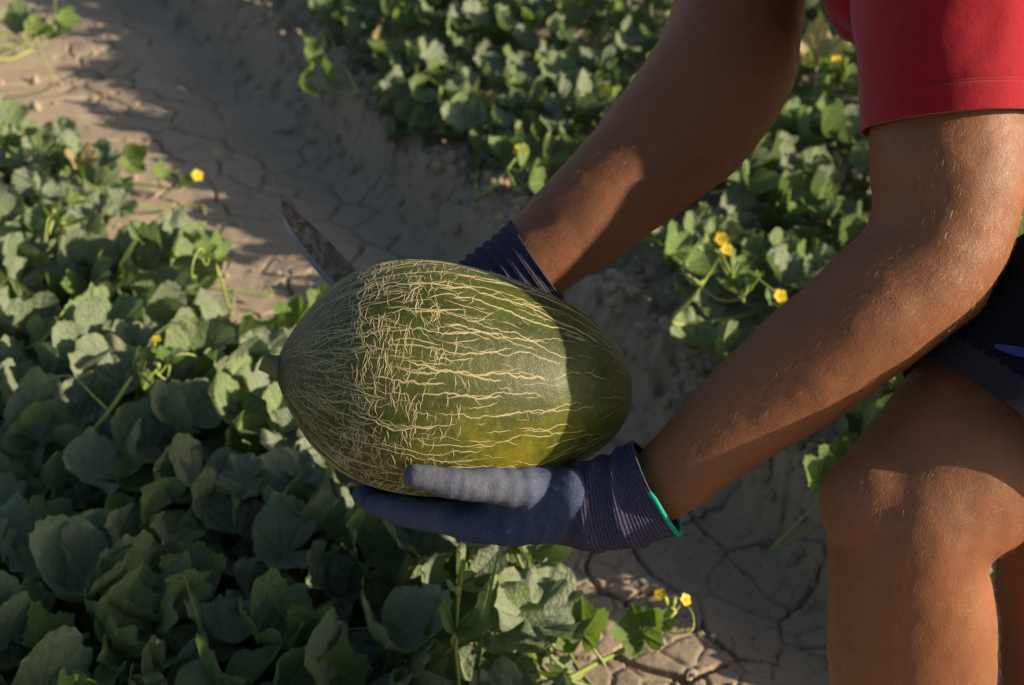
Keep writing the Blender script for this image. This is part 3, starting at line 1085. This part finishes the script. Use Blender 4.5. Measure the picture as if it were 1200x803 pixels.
# fine hairs on arms and legs
polys = body_me.polygons
pc = np.empty(len(polys) * 3); polys.foreach_get("center", pc); pc = pc.reshape(-1, 3)
pn = np.empty(len(polys) * 3); polys.foreach_get("normal", pn); pn = pn.reshape(-1, 3)
hv, hf = [], []
for key, count, lo, hi, ln, i0, i1 in (("na", 26000, 0, 0, .0075, 5, 38), ("fa", 11000, 0, 0, .0075, 3, 26), ("nl", 22000, 0, 0, .0070, 8, 34)):
    cs = np.array([list(c[0]) for c in limbs[key]])
    rr = max(c[1] for c in limbs[key]) * 1.25
    dmin = np.full(len(pc), 9.0); near_i = np.zeros(len(pc), dtype=int)
    for i in range(len(cs)):
        dd = np.linalg.norm(pc - cs[i], axis=1)
        k_ = dd < dmin
        dmin[k_] = dd[k_]; near_i[k_] = i
    ok = np.where((dmin < rr) & (near_i >= i0) & (near_i <= i1))[0]
    pick = rng.choice(ok, size=count, replace=True)
    for i in pick:
        n_ = pn[i]
        tg = cs[max(near_i[i] - 1, 0)] - cs[min(near_i[i] + 1, len(cs) - 1)]
        if key == "nl": tg = -tg
        tg = tg / np.linalg.norm(tg)
        d_ = tg + rng.normal(0, 0.26, 3)
        d_ = d_ - n_ * d_.dot(n_); d_ /= np.linalg.norm(d_) + 1e-9
        sd = np.cross(n_, d_)
        sd = sd * 0.8 + n_ * rng.normal(0, .5)
        sd /= np.linalg.norm(sd)
        L_ = ln * rng.uniform(0.5, 1.25)
        w = rng.uniform(0.000026, 0.000058)
        p0 = pc[i] + rng.normal(0, 0.0015, 3) - n_ * 0.0004
        p1 = p0 + d_ * L_ * .55 + n_ * L_ * .22
        p2 = p0 + d_ * L_ * 1.0 + n_ * L_ * .26
        b = len(hv)
        hv += [p0 - sd * w, p0 + sd * w, p1 - sd * w * .8, p1 + sd * w * .8, p2]
        hf += [(b, b + 1, b + 3, b + 2), (b + 2, b + 3, b + 4)]
tag(link("body_hair", new_mesh("body_hair", hv, hf, M['body_hair']), person), kind="stuff")

# ------------------------------------------------------------------ knife
knife = tag(empty("knife", kn(50)), "worn dark steel knife sticking up behind the melon", "knife")
sp = spline([(330, 233), (340, 241), (356, 255), (378, 275), (402, 300), (430, 331), (462, 364)], 26)
ed = spline([(329, 237), (329, 251), (336, 270), (349, 291), (371, 318), (398, 347), (433, 380)], 26)
bv, bf, ev, ef = [], [], [], []
bn = -KF
for i in range(26):
    u = i / 25
    d = 1.325 + 0.022 * u
    a, b = P(sp[i][0], sp[i][1], d), P(ed[i][0], ed[i][1], d - 0.011)
    m1 = a.lerp(b, 0.80)
    th1 = 0.0012 * (0.35 + 0.65 * u)
    bv += [a + bn * th1, m1 + bn * th1 * .8, m1 - bn * th1 * .8, a - bn * th1]
    ev += [m1 + bn * th1 * .8, b + bn * .00012, b - bn * .00012, m1 - bn * th1 * .8]
    if i:
        k = 4 * i
        for L_ in (bf, ef):
            for j in range(4):
                j2 = (j + 1) % 4
                L_.append((k - 4 + j, k + j, k + j2, k - 4 + j2))
for L_ in (bf, ef): L_ += [(0, 1, 2, 3), (103, 102, 101, 100)]
blade = link("blade", new_mesh("blade", bv, bf, M['steel'], smooth=False), knife)
link("cutting_edge", new_mesh("cutting_edge", ev, ef, M['bevel'], smooth=False), blade)
g = Geo()
g.loft([(kn(-4), .010, .007), (kn(4), .0125, .0095), (kn(50), .0135, .011), (kn(95), .0125, .0105), (kn(122), .015, .011), (kn(130), .012, .009)], 20)
link("handle", g.mesh("handle", M['wood']), knife)

# ------------------------------------------------------------------ melon plants
VEINS = [0, R(46), -R(46), R(92), -R(92), R(138), -R(138)]


def leaf_mesh(name, mat, seed, lobes=0.08, cup=0.2, wave=0.10, fold=0.0, teeth=0.03):
    r_ = random.Random(seed)
    na, nr_ = 104, 15
    ph = [r_.uniform(0, TAU) for _ in range(6)]
    v, vein, rim = [(0, 0, 0)], [1.0], [0.0]
    for i in range(1, nr_ + 1):
        x = (i / nr_) ** 0.85
        for j in range(na):
            a = -math.pi + TAU * j / na
            back = abs(a) / math.pi
            Rr = 0.50 * (1 + 0.04 * math.cos(a) - .06 * math.cos(2 * a)) * (1 + lobes * math.cos(5.0 * a) * (1 - .3 * back))
            Rr *= 1 - 0.86 * max(0, (back - 0.88) / 0.12) ** 1.6
            Rr *= 1 + 0.06 * math.sin(a * 2 + ph[0]) + 0.03 * math.sin(a * 3 + ph[1])
            tooth = (j % 4 == 0) * 1.0 - (j % 4 == 2) * 0.6
            rr = Rr * x * (1 + teeth * tooth * x ** 6)
            px_, py_ = rr * math.sin(a), rr * math.cos(a)
            dv, bv_ = 9, 0
            for q_, va in enumerate(VEINS):
                da = (a - va + math.pi) % TAU - math.pi
                if abs(da) < 1.2:
                    d_ = abs(rr * math.sin(da))
                    if d_ < dv: dv, bv_ = d_, rr * math.cos(da)
            main = math.exp(-(dv / (0.011 + 0.012 * (1 - x))) ** 2)
            sec_ = (bv_ - dv * 0.9) / 0.085 + ph[2]
            sv = math.exp(-(((sec_ % 1.0) - 0.5) / 0.10) ** 2) * min(1, dv / 0.02) * (x < 0.97)
            z_ = cup * rr * rr * 1.5
            z_ += wave * x ** 2.2 * rr * (math.sin(3 * a + ph[3]) + 0.6 * math.sin(5 * a + ph[4]) + 0.55 * x ** 2 * math.sin(9 * a + ph[5]) + .3 * x ** 3 * math.sin(15 * a + ph[1])) * 0.62
            z_ += fold * abs(px_) - 0.35 * fold * py_ * py_
            z_ += -0.024 * main - 0.018 * sv + 0.032 * min(1, dv / 0.06) * (1 - 0.5 * x)
            v.append((px_, py_ + 0.0, z_))
            vein.append(max(main, 0.5 * sv))
            rim.append(max(0, (x - 0.55) / 0.45))
    f = []
    for j in range(na):
        j2 = (j + 1) % na
        if j == na - 1: continue                  # the sinus stays open
        f.append((0, 1 + j2, 1 + j))
        for i in range(nr_ - 1):
            b0, b1 = 1 + i * na, 1 + (i + 1) * na
            f.append((b0 + j, b0 + j2, b1 + j2, b1 + j))
    v = [(-p_[0], p_[1], p_[2]) for p_ in v]
    return new_mesh(name, v, f, mat, attrs={"vein": vein, "rim": rim})


LEAF = {k: [] for k in ('old', 'mid', 'young', 'dry')}
for i in range(8):
    r_ = random.Random(100 + i)
    shape = dict(lobes=r_.uniform(.0, .035), cup=r_.uniform(.1, 1.4), wave=r_.uniform(.13, .29), fold=r_.choice([0, 0, .15, .35]), teeth=.017)
    LEAF['old'].append(leaf_mesh("leaf", M['leaf_old'], i, **shape))
    LEAF['mid'].append(leaf_mesh("leaf", M['leaf_mid'], i + 40, **shape))
for i in range(4):
    r_ = random.Random(300 + i)
    LEAF['young'].append(leaf_mesh("leaf", M['leaf_young'], 60 + i, r_.uniform(.10, .17), r_.uniform(.3, .8), r_.uniform(.1, .22), r_.choice([.2, .4, .6]), .05))
for i in range(2):
    LEAF['dry'].append(leaf_mesh("leaf", M['leaf_dry'], 80 + i, .08, .9, .35, .4))


def leaf_matrix(loc, normal, heading, size):
    n_ = normal.normalized()
    y = (heading - n_ * heading.dot(n_)).normalized()
    x = y.cross(n_)
    return Matrix.Translation(loc) @ Matrix((x, y, n_)).transposed().to_4x4() @ Matrix.Diagonal((size, size, size, 1))


def put(name, me, mw, parent):
    o = bpy.data.objects.new(name, me)
    C.objects.link(o)
    o.parent = parent
    o.matrix_parent_inverse = Matrix.Translation(-parent.location)
    o.matrix_basis = mw
    return o


def flower_mesh():
    v, f = [], []
    for k in range(5):
        a0 = TAU * k / 5
        b = len(v)
        for i in range(5):
            x = i / 4
            w = 0.28 * math.sin(math.pi * (0.12 + 0.80 * x)) ** 0.8
            for s_ in (-1, -.35, .35, 1):
                r_ = 0.08 + 0.46 * x
                ax_, ay_ = r_, s_ * w * (0.55 + .6 * x)
                zz_ = 0.16 * x ** 0.7 - 0.10 * x ** 2 + 0.05 * abs(s_) * x
                v.append((ax_ * math.cos(a0) - ay_ * math.sin(a0), ax_ * math.sin(a0) + ay_ * math.cos(a0), zz_))
        for i in range(4):
            for j in range(3):
                f.append((b + i * 4 + j, b + i * 4 + 4 + j, b + i * 4 + 5 + j, b + i * 4 + j + 1))
    g_ = Geo(); g_.add(v, f); g_.ball((0, 0, 0.06), .10, .10, .09, n=5)
    return g_.mesh("flower", M['petal'])


def bud_mesh():
    g_ = Geo()
    q_ = spline([(0, 0, -.6, .10), (0, 0, -.3, .26), (0, 0, .1, .30), (0, 0, .45, .16), (0, 0, .62, .05)], 9).tolist()
    g_.tube([Vector(a[:3]) for a in q_], [a[3] for a in q_], 8)
    return g_.mesh("bud", M['shoot'])


FLOWER, BUD = flower_mesh(), bud_mesh()
sun_h = Vector((to_sun.x, to_sun.y, 0)).normalized()
UPZ = Vector((0, 0, 1))


def rnd_vec(r_, s):
    return Vector((r_.gauss(0, s), r_.gauss(0, s), r_.gauss(0, s)))


class Plant:
    def __init__(s, root, label, seed, reach=0.55, nv_=6):
        s.r = random.Random(seed)
        s.e = tag(empty("melon_plant", root), label, "melon plant", "melon plants in the beds")
        s.root = root
        s.stem = Geo()
        s.nodes = []
        for k in range(nv_):
            a = TAU * (k + s.r.uniform(-.3, .3)) / nv_
            pts = [root + Vector((0, 0, .01))]
            p_ = root.copy()
            for i in range(1, 8):
                a += s.r.gauss(0, .28)
                p_ = p_ + Vector((math.cos(a), math.sin(a), 0)) * reach / 7
                sv = p_.dot(ND)
                if 0.66 < sv < 1.20: p_ = p_ + ND * ((0.66 - sv) if sv < 0.93 else (1.20 - sv))
                pts.append(Vector((p_.x, p_.y, gz(p_.x, p_.y) + .018 + .02 * s.r.random())))
            q_ = spline(pts, 22)
            s.stem.tube([Vector(a_) for a_ in q_], [.0046 - .0022 * i / 21 for i in range(22)], 6)
            s.nodes += [Vector(a_) for a_ in q_]

    def leaf(s, loc, size, kind, normal=None, heading=None, petiole=True, g=None, nodes=None):
        r_ = s.r
        normal = normal or (UPZ * 1.0 + sun_h * r_.uniform(0.15, 1.1) + rnd_vec(r_, .36))
        if normal.z < 0.12: normal.z = 0.12
        if heading is None:
            a = r_.uniform(0, TAU)
            heading = Vector((math.cos(a), math.sin(a), 0)) + Vector((-.25, -.55, 0)) * .6
        o = put("leaf", r_.choice(LEAF[kind]), leaf_matrix(loc, normal, heading, size), s.e)
        if petiole:
            nd = min(nodes or s.nodes, key=lambda n_: (n_ - loc).length + r_.random() * .04)
            mid = (nd + loc) * .5 + Vector((0, 0, -.012)) + rnd_vec(r_, .010)
            n_ = normal.normalized()
            q_ = spline([nd, mid, loc - n_ * .012, loc + n_ * .0005], 9)
            (g or s.stem).tube([Vector(a_) for a_ in q_], [.0030 - .0010 * i / 8 for i in range(9)] if g is None else [.0018] * 9, 5)
        return o

    def runner(s, pts, rad=.0032, n=26, leaves=(), flower=None, bud=None, tendril=None, fsize=.03):
        g_ = Geo()
        p0 = Vector(pts[0])
        nd = min(s.nodes, key=lambda n_: (n_ - p0).length)
        q_ = spline([nd, (nd + p0) * .5 + Vector((0, 0, -.01))] + list(pts), n + 6)
        m = len(q_)
        g_.tube([Vector(a_) for a_ in q_], [rad * (1 - .45 * i / (m - 1)) for i in range(m)], 7)
        own = [Vector(a_) for a_ in q_[6:]]
        for loc, size, kind, nrm, head in leaves:
            s.leaf(Vector(loc), size, kind, nrm and Vector(nrm), head and Vector(head), g=g_, nodes=own)
        for name, me_, lst, sz in (("flower", FLOWER, flower, fsize), ("bud", BUD, bud, .012)):
            for p_, d_ in lst or ():
                p_, d_ = Vector(p_), Vector(d_).normalized()
                put(name, me_, leaf_matrix(p_, d_, Vector((.3, 1, .1)), sz), s.e)
                nd = min(own, key=lambda n_: (n_ - p_).length)
                g_.tube([nd, (nd + p_) * .5 - d_ * .003, p_], [.0016, .0014, .0012], 5)
        if tendril is not None:
            q2 = spline(tendril, 30)
            nd = min(own, key=lambda n_: (n_ - Vector(q2[0])).length)
            g_.tube([nd] + [Vector(a_) for a_ in q2], [.0017 - .0008 * i / 30 for i in range(31)], 6)
        link("shoot", g_.mesh("shoot", M['shoot']), s.e)

    def done(s):
        link("stem", s.stem.mesh("stem", M['stem']), s.e)


plants = []


def plant(s, u, label, seed, **kw):
    p_ = Plant(SU(s, u), label, seed, **kw)
    plants.append(p_)
    return p_


# bed on the left of the furrow
PL = [plant(0.18, 1.02, "melon plant filling the dark bottom left corner with big cupped leaves", 1),
      plant(0.40, 1.18, "melon plant below the gloved hand, its shoot reaching over the cracked furrow", 2),
      plant(0.16, 1.62, "melon plant left of the melon with a bare yellow-green shoot standing up", 3),
      plant(0.30, 2.25, "melon plant behind the melon stalk, spreading to the edge of the furrow", 4),
      plant(0.10, 2.95, "melon plant at the left edge with a yellow-flowered runner crossing the furrow", 5),
      plant(0.25, 3.95, "small melon plant in the top left corner beyond the furrow's sunlit side", 6)]
# bed on the right of the furrow
PR = [plant(1.50, 1.35, "melon plant behind the elbow and knee at the edge of the furrow", 11),
      plant(1.48, 2.00, "melon plant with two yellow flowers between the two arms", 12),
      plant(1.95, 2.35, "melon plant beside the red sleeve with a dry yellow leaf", 13),
      plant(1.45, 2.75, "melon plant behind the far forearm with pale flowers on the bank", 14),
      plant(1.45, 3.50, "melon plant at the top middle with a bright shoot hanging over the bank", 15),
      plant(2.05, 3.15, "melon plant at the top edge directly left of the far elbow", 16),
      plant(1.50, 4.30, "melon plant farthest along the bank at the top of the picture", 17)]


def scatter(group, s0, s1, u0, u1, count, sizes, zr, kinds, mind, seed, edge=None):
    r_ = random.Random(seed)
    pts, n, tries = np.full((count, 3), 99.0), 0, 0
    while n < count and tries < count * 60:
        tries += 1
        s_, u_ = r_.uniform(s0, s1), r_.uniform(u0, u1)
        if edge and not edge(s_, u_, r_): continue
        zz_ = zr[1] - (zr[1] - zr[0]) * r_.random() ** 1.7
        zz_ *= 0.86 + 0.14 * math.sin(s_ * 9 + 2 * math.sin(u_ * 7))
        if s_ > 1: zz_ = min(zz_, (.04 + .36 * (s_ - 1.08)) * r_.uniform(.75, 1.15))
        pw = ND * s_ + UD * u_ + Vector((0, 0, zz_ + .08)) - CAM
        dp = pw.dot(FWD)
        if not (-130 < 600 + pw.x / dp / K < 1330 and -150 < 401 - pw.dot(UPV) / dp / K < 900): continue
        v_ = np.array([s_, u_, zz_ * .8])
        if ((pts[:n] - v_) ** 2).sum(1).min(initial=9) < mind * mind: continue
        pts[n] = v_
        n += 1
        loc = SU(s_, u_, zz_)
        pl = min(group, key=lambda k: (k.root - loc).length)
        kind = r_.choices(list(kinds), list(kinds.values()))[0]
        size = r_.uniform(*sizes) * (0.62 if kind == 'young' else 1)
        pl.leaf(loc, size, kind)
    print("LEAVES", n, "of", count)


LEFT_EDGE = lambda s_, u_, r_: s_ < 0.58 + 0.07 * math.sin(u_ * 5.1 + 1) + 0.04 * math.sin(u_ * 13) - 0.22 * max(0, min(1, (u_ - 1.9) / 1.3))
RIGHT_EDGE = lambda s_, u_, r_: s_ > 1.11 + 0.05 * sstep(2.2, 2.6, u_) + 0.05 * math.sin(u_ * 4.3) + 0.04 * math.sin(u_ * 11 + 2)
scatter(PL, -0.75, 0.64, 0.70, 2.1, 500, (.066, .108), (.03, .165), dict(old=7, mid=3, young=1.5, dry=.12), .038, 21, LEFT_EDGE)
scatter(PL, -0.80, 0.50, 2.1, 4.6, 300, (.058, .088), (.02, .13), dict(old=5, mid=4, young=1.2, dry=.1), .050, 22, LEFT_EDGE)
scatter(PR, 1.04, 1.75, 0.9, 5.0, 900, (.052, .084), (.04, .13), dict(old=4, mid=6, young=3.4, dry=.12), 0.034, 23, RIGHT_EDGE)
scatter(PR, 1.75, 3.0, 0.9, 5.0, 620, (.058, .092), (.05, .16), dict(old=5, mid=6, young=3.2, dry=.12), .045, 24, RIGHT_EDGE)

# single shoots, flowers and tendrils that stand out
PL[2].runner([G(60, 556, .17), G(95, 520, .20), G(128, 482, .235), G(155, 440, .265), G(176, 408, .285)], .0042,
             leaves=[(G(172, 418, .285), .020, 'young', (.3, -.6, .8), (.2, .3, .6)), (G(160, 436, .27), .018, 'young', (-.4, -.5, .8), (-.6, .2, .4))],
             bud=[(G(180, 402, .293), (.2, .1, 1)), (G(168, 414, .285), (-.6, .1, 1)), (G(176, 416, .280), (.7, 0, .8)), (G(160, 428, .275), (-.5, 0, 1))],
             flower=[(G(183, 398, .298), (.1, -.3, 1))], fsize=.012,
             tendril=[G(128, 482, .235), G(110, 465, .25), G(85, 442, .26), G(55, 445, .25), G(28, 462, .22)])
PL[2].runner([G(-20, 410, .16), G(20, 411, .19), G(52, 396, .21), G(76, 362, .22)], .0024, 20)
PL[1].runner([G(640, 812, .05), G(690, 782, .06), G(730, 762, .065), G(765, 742, .075), G(792, 716, .095)], .0045,
             leaves=[(G(752, 742, .075), .058, 'young', (-.2, -.65, .75), (-.25, .5, .5)), (G(682, 742, .10), .062, 'young', (-.2, -.5, .8), (.1, .8, .3)),
                     (G(775, 728, .09), .026, 'young', (.3, -.6, .8), (.4, .5, .5))],
             flower=[(G(803, 703, .105), (.5, -.5, .7)), (G(774, 697, .115), (-.2, -.5, .9))], fsize=.014,
             bud=[(G(789, 706, .105), (.3, .2, 1)), (G(780, 704, .108), (-.3, .2, 1))],
             tendril=[G(772, 738, .08), G(795, 742, .08), G(811, 738, .085), G(812, 722, .09), G(806, 710, .095)])
PL[1].leaf(G(376, 745, .17), .058, 'young', Vector((-.2, -.55, .8)), Vector((.4, .6, .2)))
PL[1].leaf(G(400, 790, .16), .05, 'young', Vector((.2, -.55, .8)), Vector((.7, .1, .3)))
PL[3].runner([G(270, 415, .10), G(320, 400, .11), G(352, 372, .13)], .003, 16,
             leaves=[(G(350, 372, .15), .055, 'young', (-.2, -.7, .6), (.1, .5, .8)), (G(375, 352, .15), .04, 'young', (.2, -.7, .6), (.2, .4, .8)),
                     (G(318, 400, .14), .06, 'young', (.1, -.5, .8), (-.5, .3, .4)), (G(330, 425, .12), .07, 'mid', (0, -.4, .9), (-.3, -.5, .1))])
PL[4].runner([G(70, 225, .05), G(120, 212, .035), G(165, 216, .03), G(205, 220, .03), G(228, 212, .05)], .0036, 24,
             leaves=[(G(120, 205, .07), .05, 'young', None, None), (G(150, 190, .06), .06, 'young', None, None), (G(188, 208, .06), .045, 'young', (.5, -.2, .8), (.5, .2, .3)),
                     (G(100, 222, .08), .06, 'mid', None, None), (G(215, 216, .055), .03, 'young', None, None), (G(140, 222, .05), .05, 'mid', None, None)],
             flower=[(G(231, 206, .065), (.5, -.6, .6)), (G(122, 181, .10), (.1, -.6, .8))], fsize=.022)
PL[5].runner([G(-15, 70, .06), G(20, 55, .09), G(45, 42, .11), G(68, 24, .14)], .004, 20,
             leaves=[(G(68, 22, .15), .07, 'young', None, None), (G(45, 38, .13), .06, 'young', None, None), (G(60, 45, .10), .08, 'mid', None, None), (G(20, 35, .12), .09, 'mid', None, None)])
PR[0].runner([G(905, 645, .04), G(930, 618, .07), G(958, 590, .10), G(985, 560, .13)], .0022, 18,
             leaves=[(G(962, 560, .15), .055, 'young', (.1, -.6, .7), (.2, .5, .5)), (G(985, 540, .15), .05, 'young', (-.2, -.6, .7), (.1, .5, .5))])
PR[1].runner([G(790, 380, .16), G(815, 345, .22), G(832, 318, .25), G(848, 292, .29)], .0035, 20,
             leaves=[(G(862, 322, .27), .05, 'young', None, None), (G(805, 310, .25), .05, 'young', None, None), (G(870, 345, .25), .055, 'young', None, None), (G(790, 295, .24), .06, 'young', None, None)],
             flower=[(G(851, 293, .30), (.2, -.8, .5)), (G(845, 280, .31), (0, -.8, .6)), (G(914, 347, .27), (.2, -.7, .6))], fsize=.018,
             tendril=[G(800, 318, .26), G(822, 338, .25), G(845, 352, .25), G(868, 350, .26), G(876, 338, .27), G(874, 326, .28)])
PR[2].leaf(G(958, 74, .24), .10, 'dry', Vector((0, -.4, .9)), Vector((-1, .2, .1)))
PR[3].runner([G(560, 230, .12), G(585, 210, .17), G(605, 185, .2)], .003, 16,
             leaves=[(G(612, 195, .21), .05, 'young', None, None), (G(622, 215, .19), .06, 'young', None, None)],
             flower=[(G(611, 177, .23), (0, -.6, .8)), (G(640, 118, .2), (.2, -.5, .8))], fsize=.026)
PR[4].runner([G(420, 110, .12), G(395, 108, .09), G(372, 98, .10), G(362, 78, .13)], .0032, 18,
             leaves=[(G(362, 72, .15), .05, 'young', None, None), (G(352, 98, .13), .06, 'young', None, None), (G(378, 88, .14), .06, 'young', None, None), (G(365, 60, .16), .05, 'young', None, None)])
rr_ = random.Random(77)
for k in range(12):
    u_, s_ = rr_.uniform(1.6, 4.4), rr_.uniform(1.3, 2.1)
    pl = min(PR, key=lambda q_: (q_.root - SU(s_, u_)).length)
    top = SU(s_, u_, rr_.uniform(.14, .19))
    pl.runner([SU(s_ + .03, u_ + .03, .03), SU(s_ + .01, u_ + .02, .14), top], .0026, 12,
              leaves=[(top + Vector((.02, 0, -.01)), .04, 'young', None, None), (top + Vector((-.02, .01, -.02)), .045, 'young', None, None)],
              flower=[(top + Vector((0, 0, .006)), (rr_.gauss(0, .4), -.5, .8))], fsize=.024)
for k in range(16):                              # loose shoots rising out of the left bed
    u_, s_ = rr_.uniform(0.95, 3.4), rr_.uniform(-.25, .52)
    pl = min(PL, key=lambda q_: (q_.root - SU(s_, u_)).length)
    a = rr_.uniform(0, TAU); d_ = Vector((math.cos(a), math.sin(a), 0)) * .05
    top = SU(s_, u_, rr_.uniform(.19, .24))
    pl.runner([SU(s_, u_, .08) - d_, SU(s_, u_, .17) - d_ * .5, top], .0026, 14,
              leaves=[(top + d_ * .3, .034, 'young', None, None), (top - d_ * .5 + Vector((0, 0, -.03)), .05, 'young', None, None)],
              bud=[(top + Vector((0, 0, .004)), (0, 0, 1))],
              tendril=[top - Vector((0, 0, .01)), top + d_ * .5 + Vector((0, 0, .01)), top + d_ * 1.0 + Vector((0, 0, .002)), top + d_ * 1.2 - Vector((0, 0, .018)), top + d_ * .95 - Vector((0, 0, .022))])
for p_ in plants: p_.done()

# ------------------------------------------------------------------ weeds and litter
def blade_mesh(pts, w):
    q_ = [Vector(a_) for a_ in spline(pts, 18)]
    v, f = [], []
    for i, p_ in enumerate(q_):
        t_ = (q_[min(i + 1, 17)] - q_[max(i - 1, 0)]).normalized()
        sd = t_.cross(FWD).normalized()
        ww = w * (1 - (i / 17) ** 2.2) * (0.6 + .4 * min(1, i / 4)) + .0002
        dn = sd.cross(t_).normalized()
        v += [p_ - sd * ww, p_ + dn * ww * .45, p_ + sd * ww]
        if i:
            b = 3 * i
            f += [(b - 3, b - 2, b + 1, b), (b - 2, b - 1, b + 2, b + 1)]
    return new_mesh("blade", v, f, M['grass'])


def weed(label, blades):
    root = Vector(blades[0][0][0])
    e = tag(empty("grass_weed", root), label, "grass", "grass weeds among the melon leaves")
    for pts, w in blades:
        link("blade", blade_mesh(pts, w), e)


def gb(x, y, z): return G(x, y, z)


weed("tall thin pale grass blade standing straight below the gloved hand", [([gb(553, 815, .10), gb(562, 760, .17), gb(575, 690, .25), gb(586, 636, .30)], .0028), ([gb(590, 800, .09), gb(610, 760, .12), gb(640, 720, .13)], .002)])
weed("bent blue-green grass blade rising at the bottom left of the frame", [([gb(250, 812, .10), gb(245, 780, .15), gb(232, 725, .21), gb(214, 670, .26)], .003), ([gb(255, 812, .1), gb(240, 770, .13), gb(205, 745, .15)], .0026)])
weed("thin arching grass stem left of the bright lobed leaf", [([gb(440, 815, .1), gb(455, 770, .14), gb(462, 735, .17), gb(440, 735, .19), gb(405, 738, .2)], .0016), ([gb(470, 815, .08), gb(472, 770, .12), gb(455, 730, .16)], .0022)])
weed("short yellowish grass tuft in the bottom left corner", [([gb(10, 815, .10), gb(14, 790, .13), gb(18, 772, .15)], .0022), ([gb(22, 815, .10), gb(30, 790, .13), gb(34, 765, .16)], .0024), ([gb(38, 815, .10), gb(42, 790, .13), gb(48, 775, .15)], .002), ([gb(50, 815, .1), gb(90, 800, .12), gb(190, 793, .13)], .0045)])
sv_, sf_ = Geo(), None
r_ = random.Random(5)
for k in range(120):
    s_, u_ = r_.choice([r_.uniform(.35, .8), r_.uniform(1.0, 1.35)]), r_.uniform(.9, 4.2)
    a = r_.uniform(0, TAU); L_ = r_.uniform(.008, .035)
    p0 = SU(s_, u_, .004); d_ = Vector((math.cos(a), math.sin(a), r_.uniform(-.05, .25)))
    sv_.tube([p0, p0 + d_ * L_ * .5 + Vector((0, 0, .002)), p0 + d_ * L_], [.0009, .0011, .0006], 5)
tag(link("straw_litter", sv_.mesh("straw_litter", M['straw'])), "bits of dry straw and stalk scattered on the soil", kind="stuff")
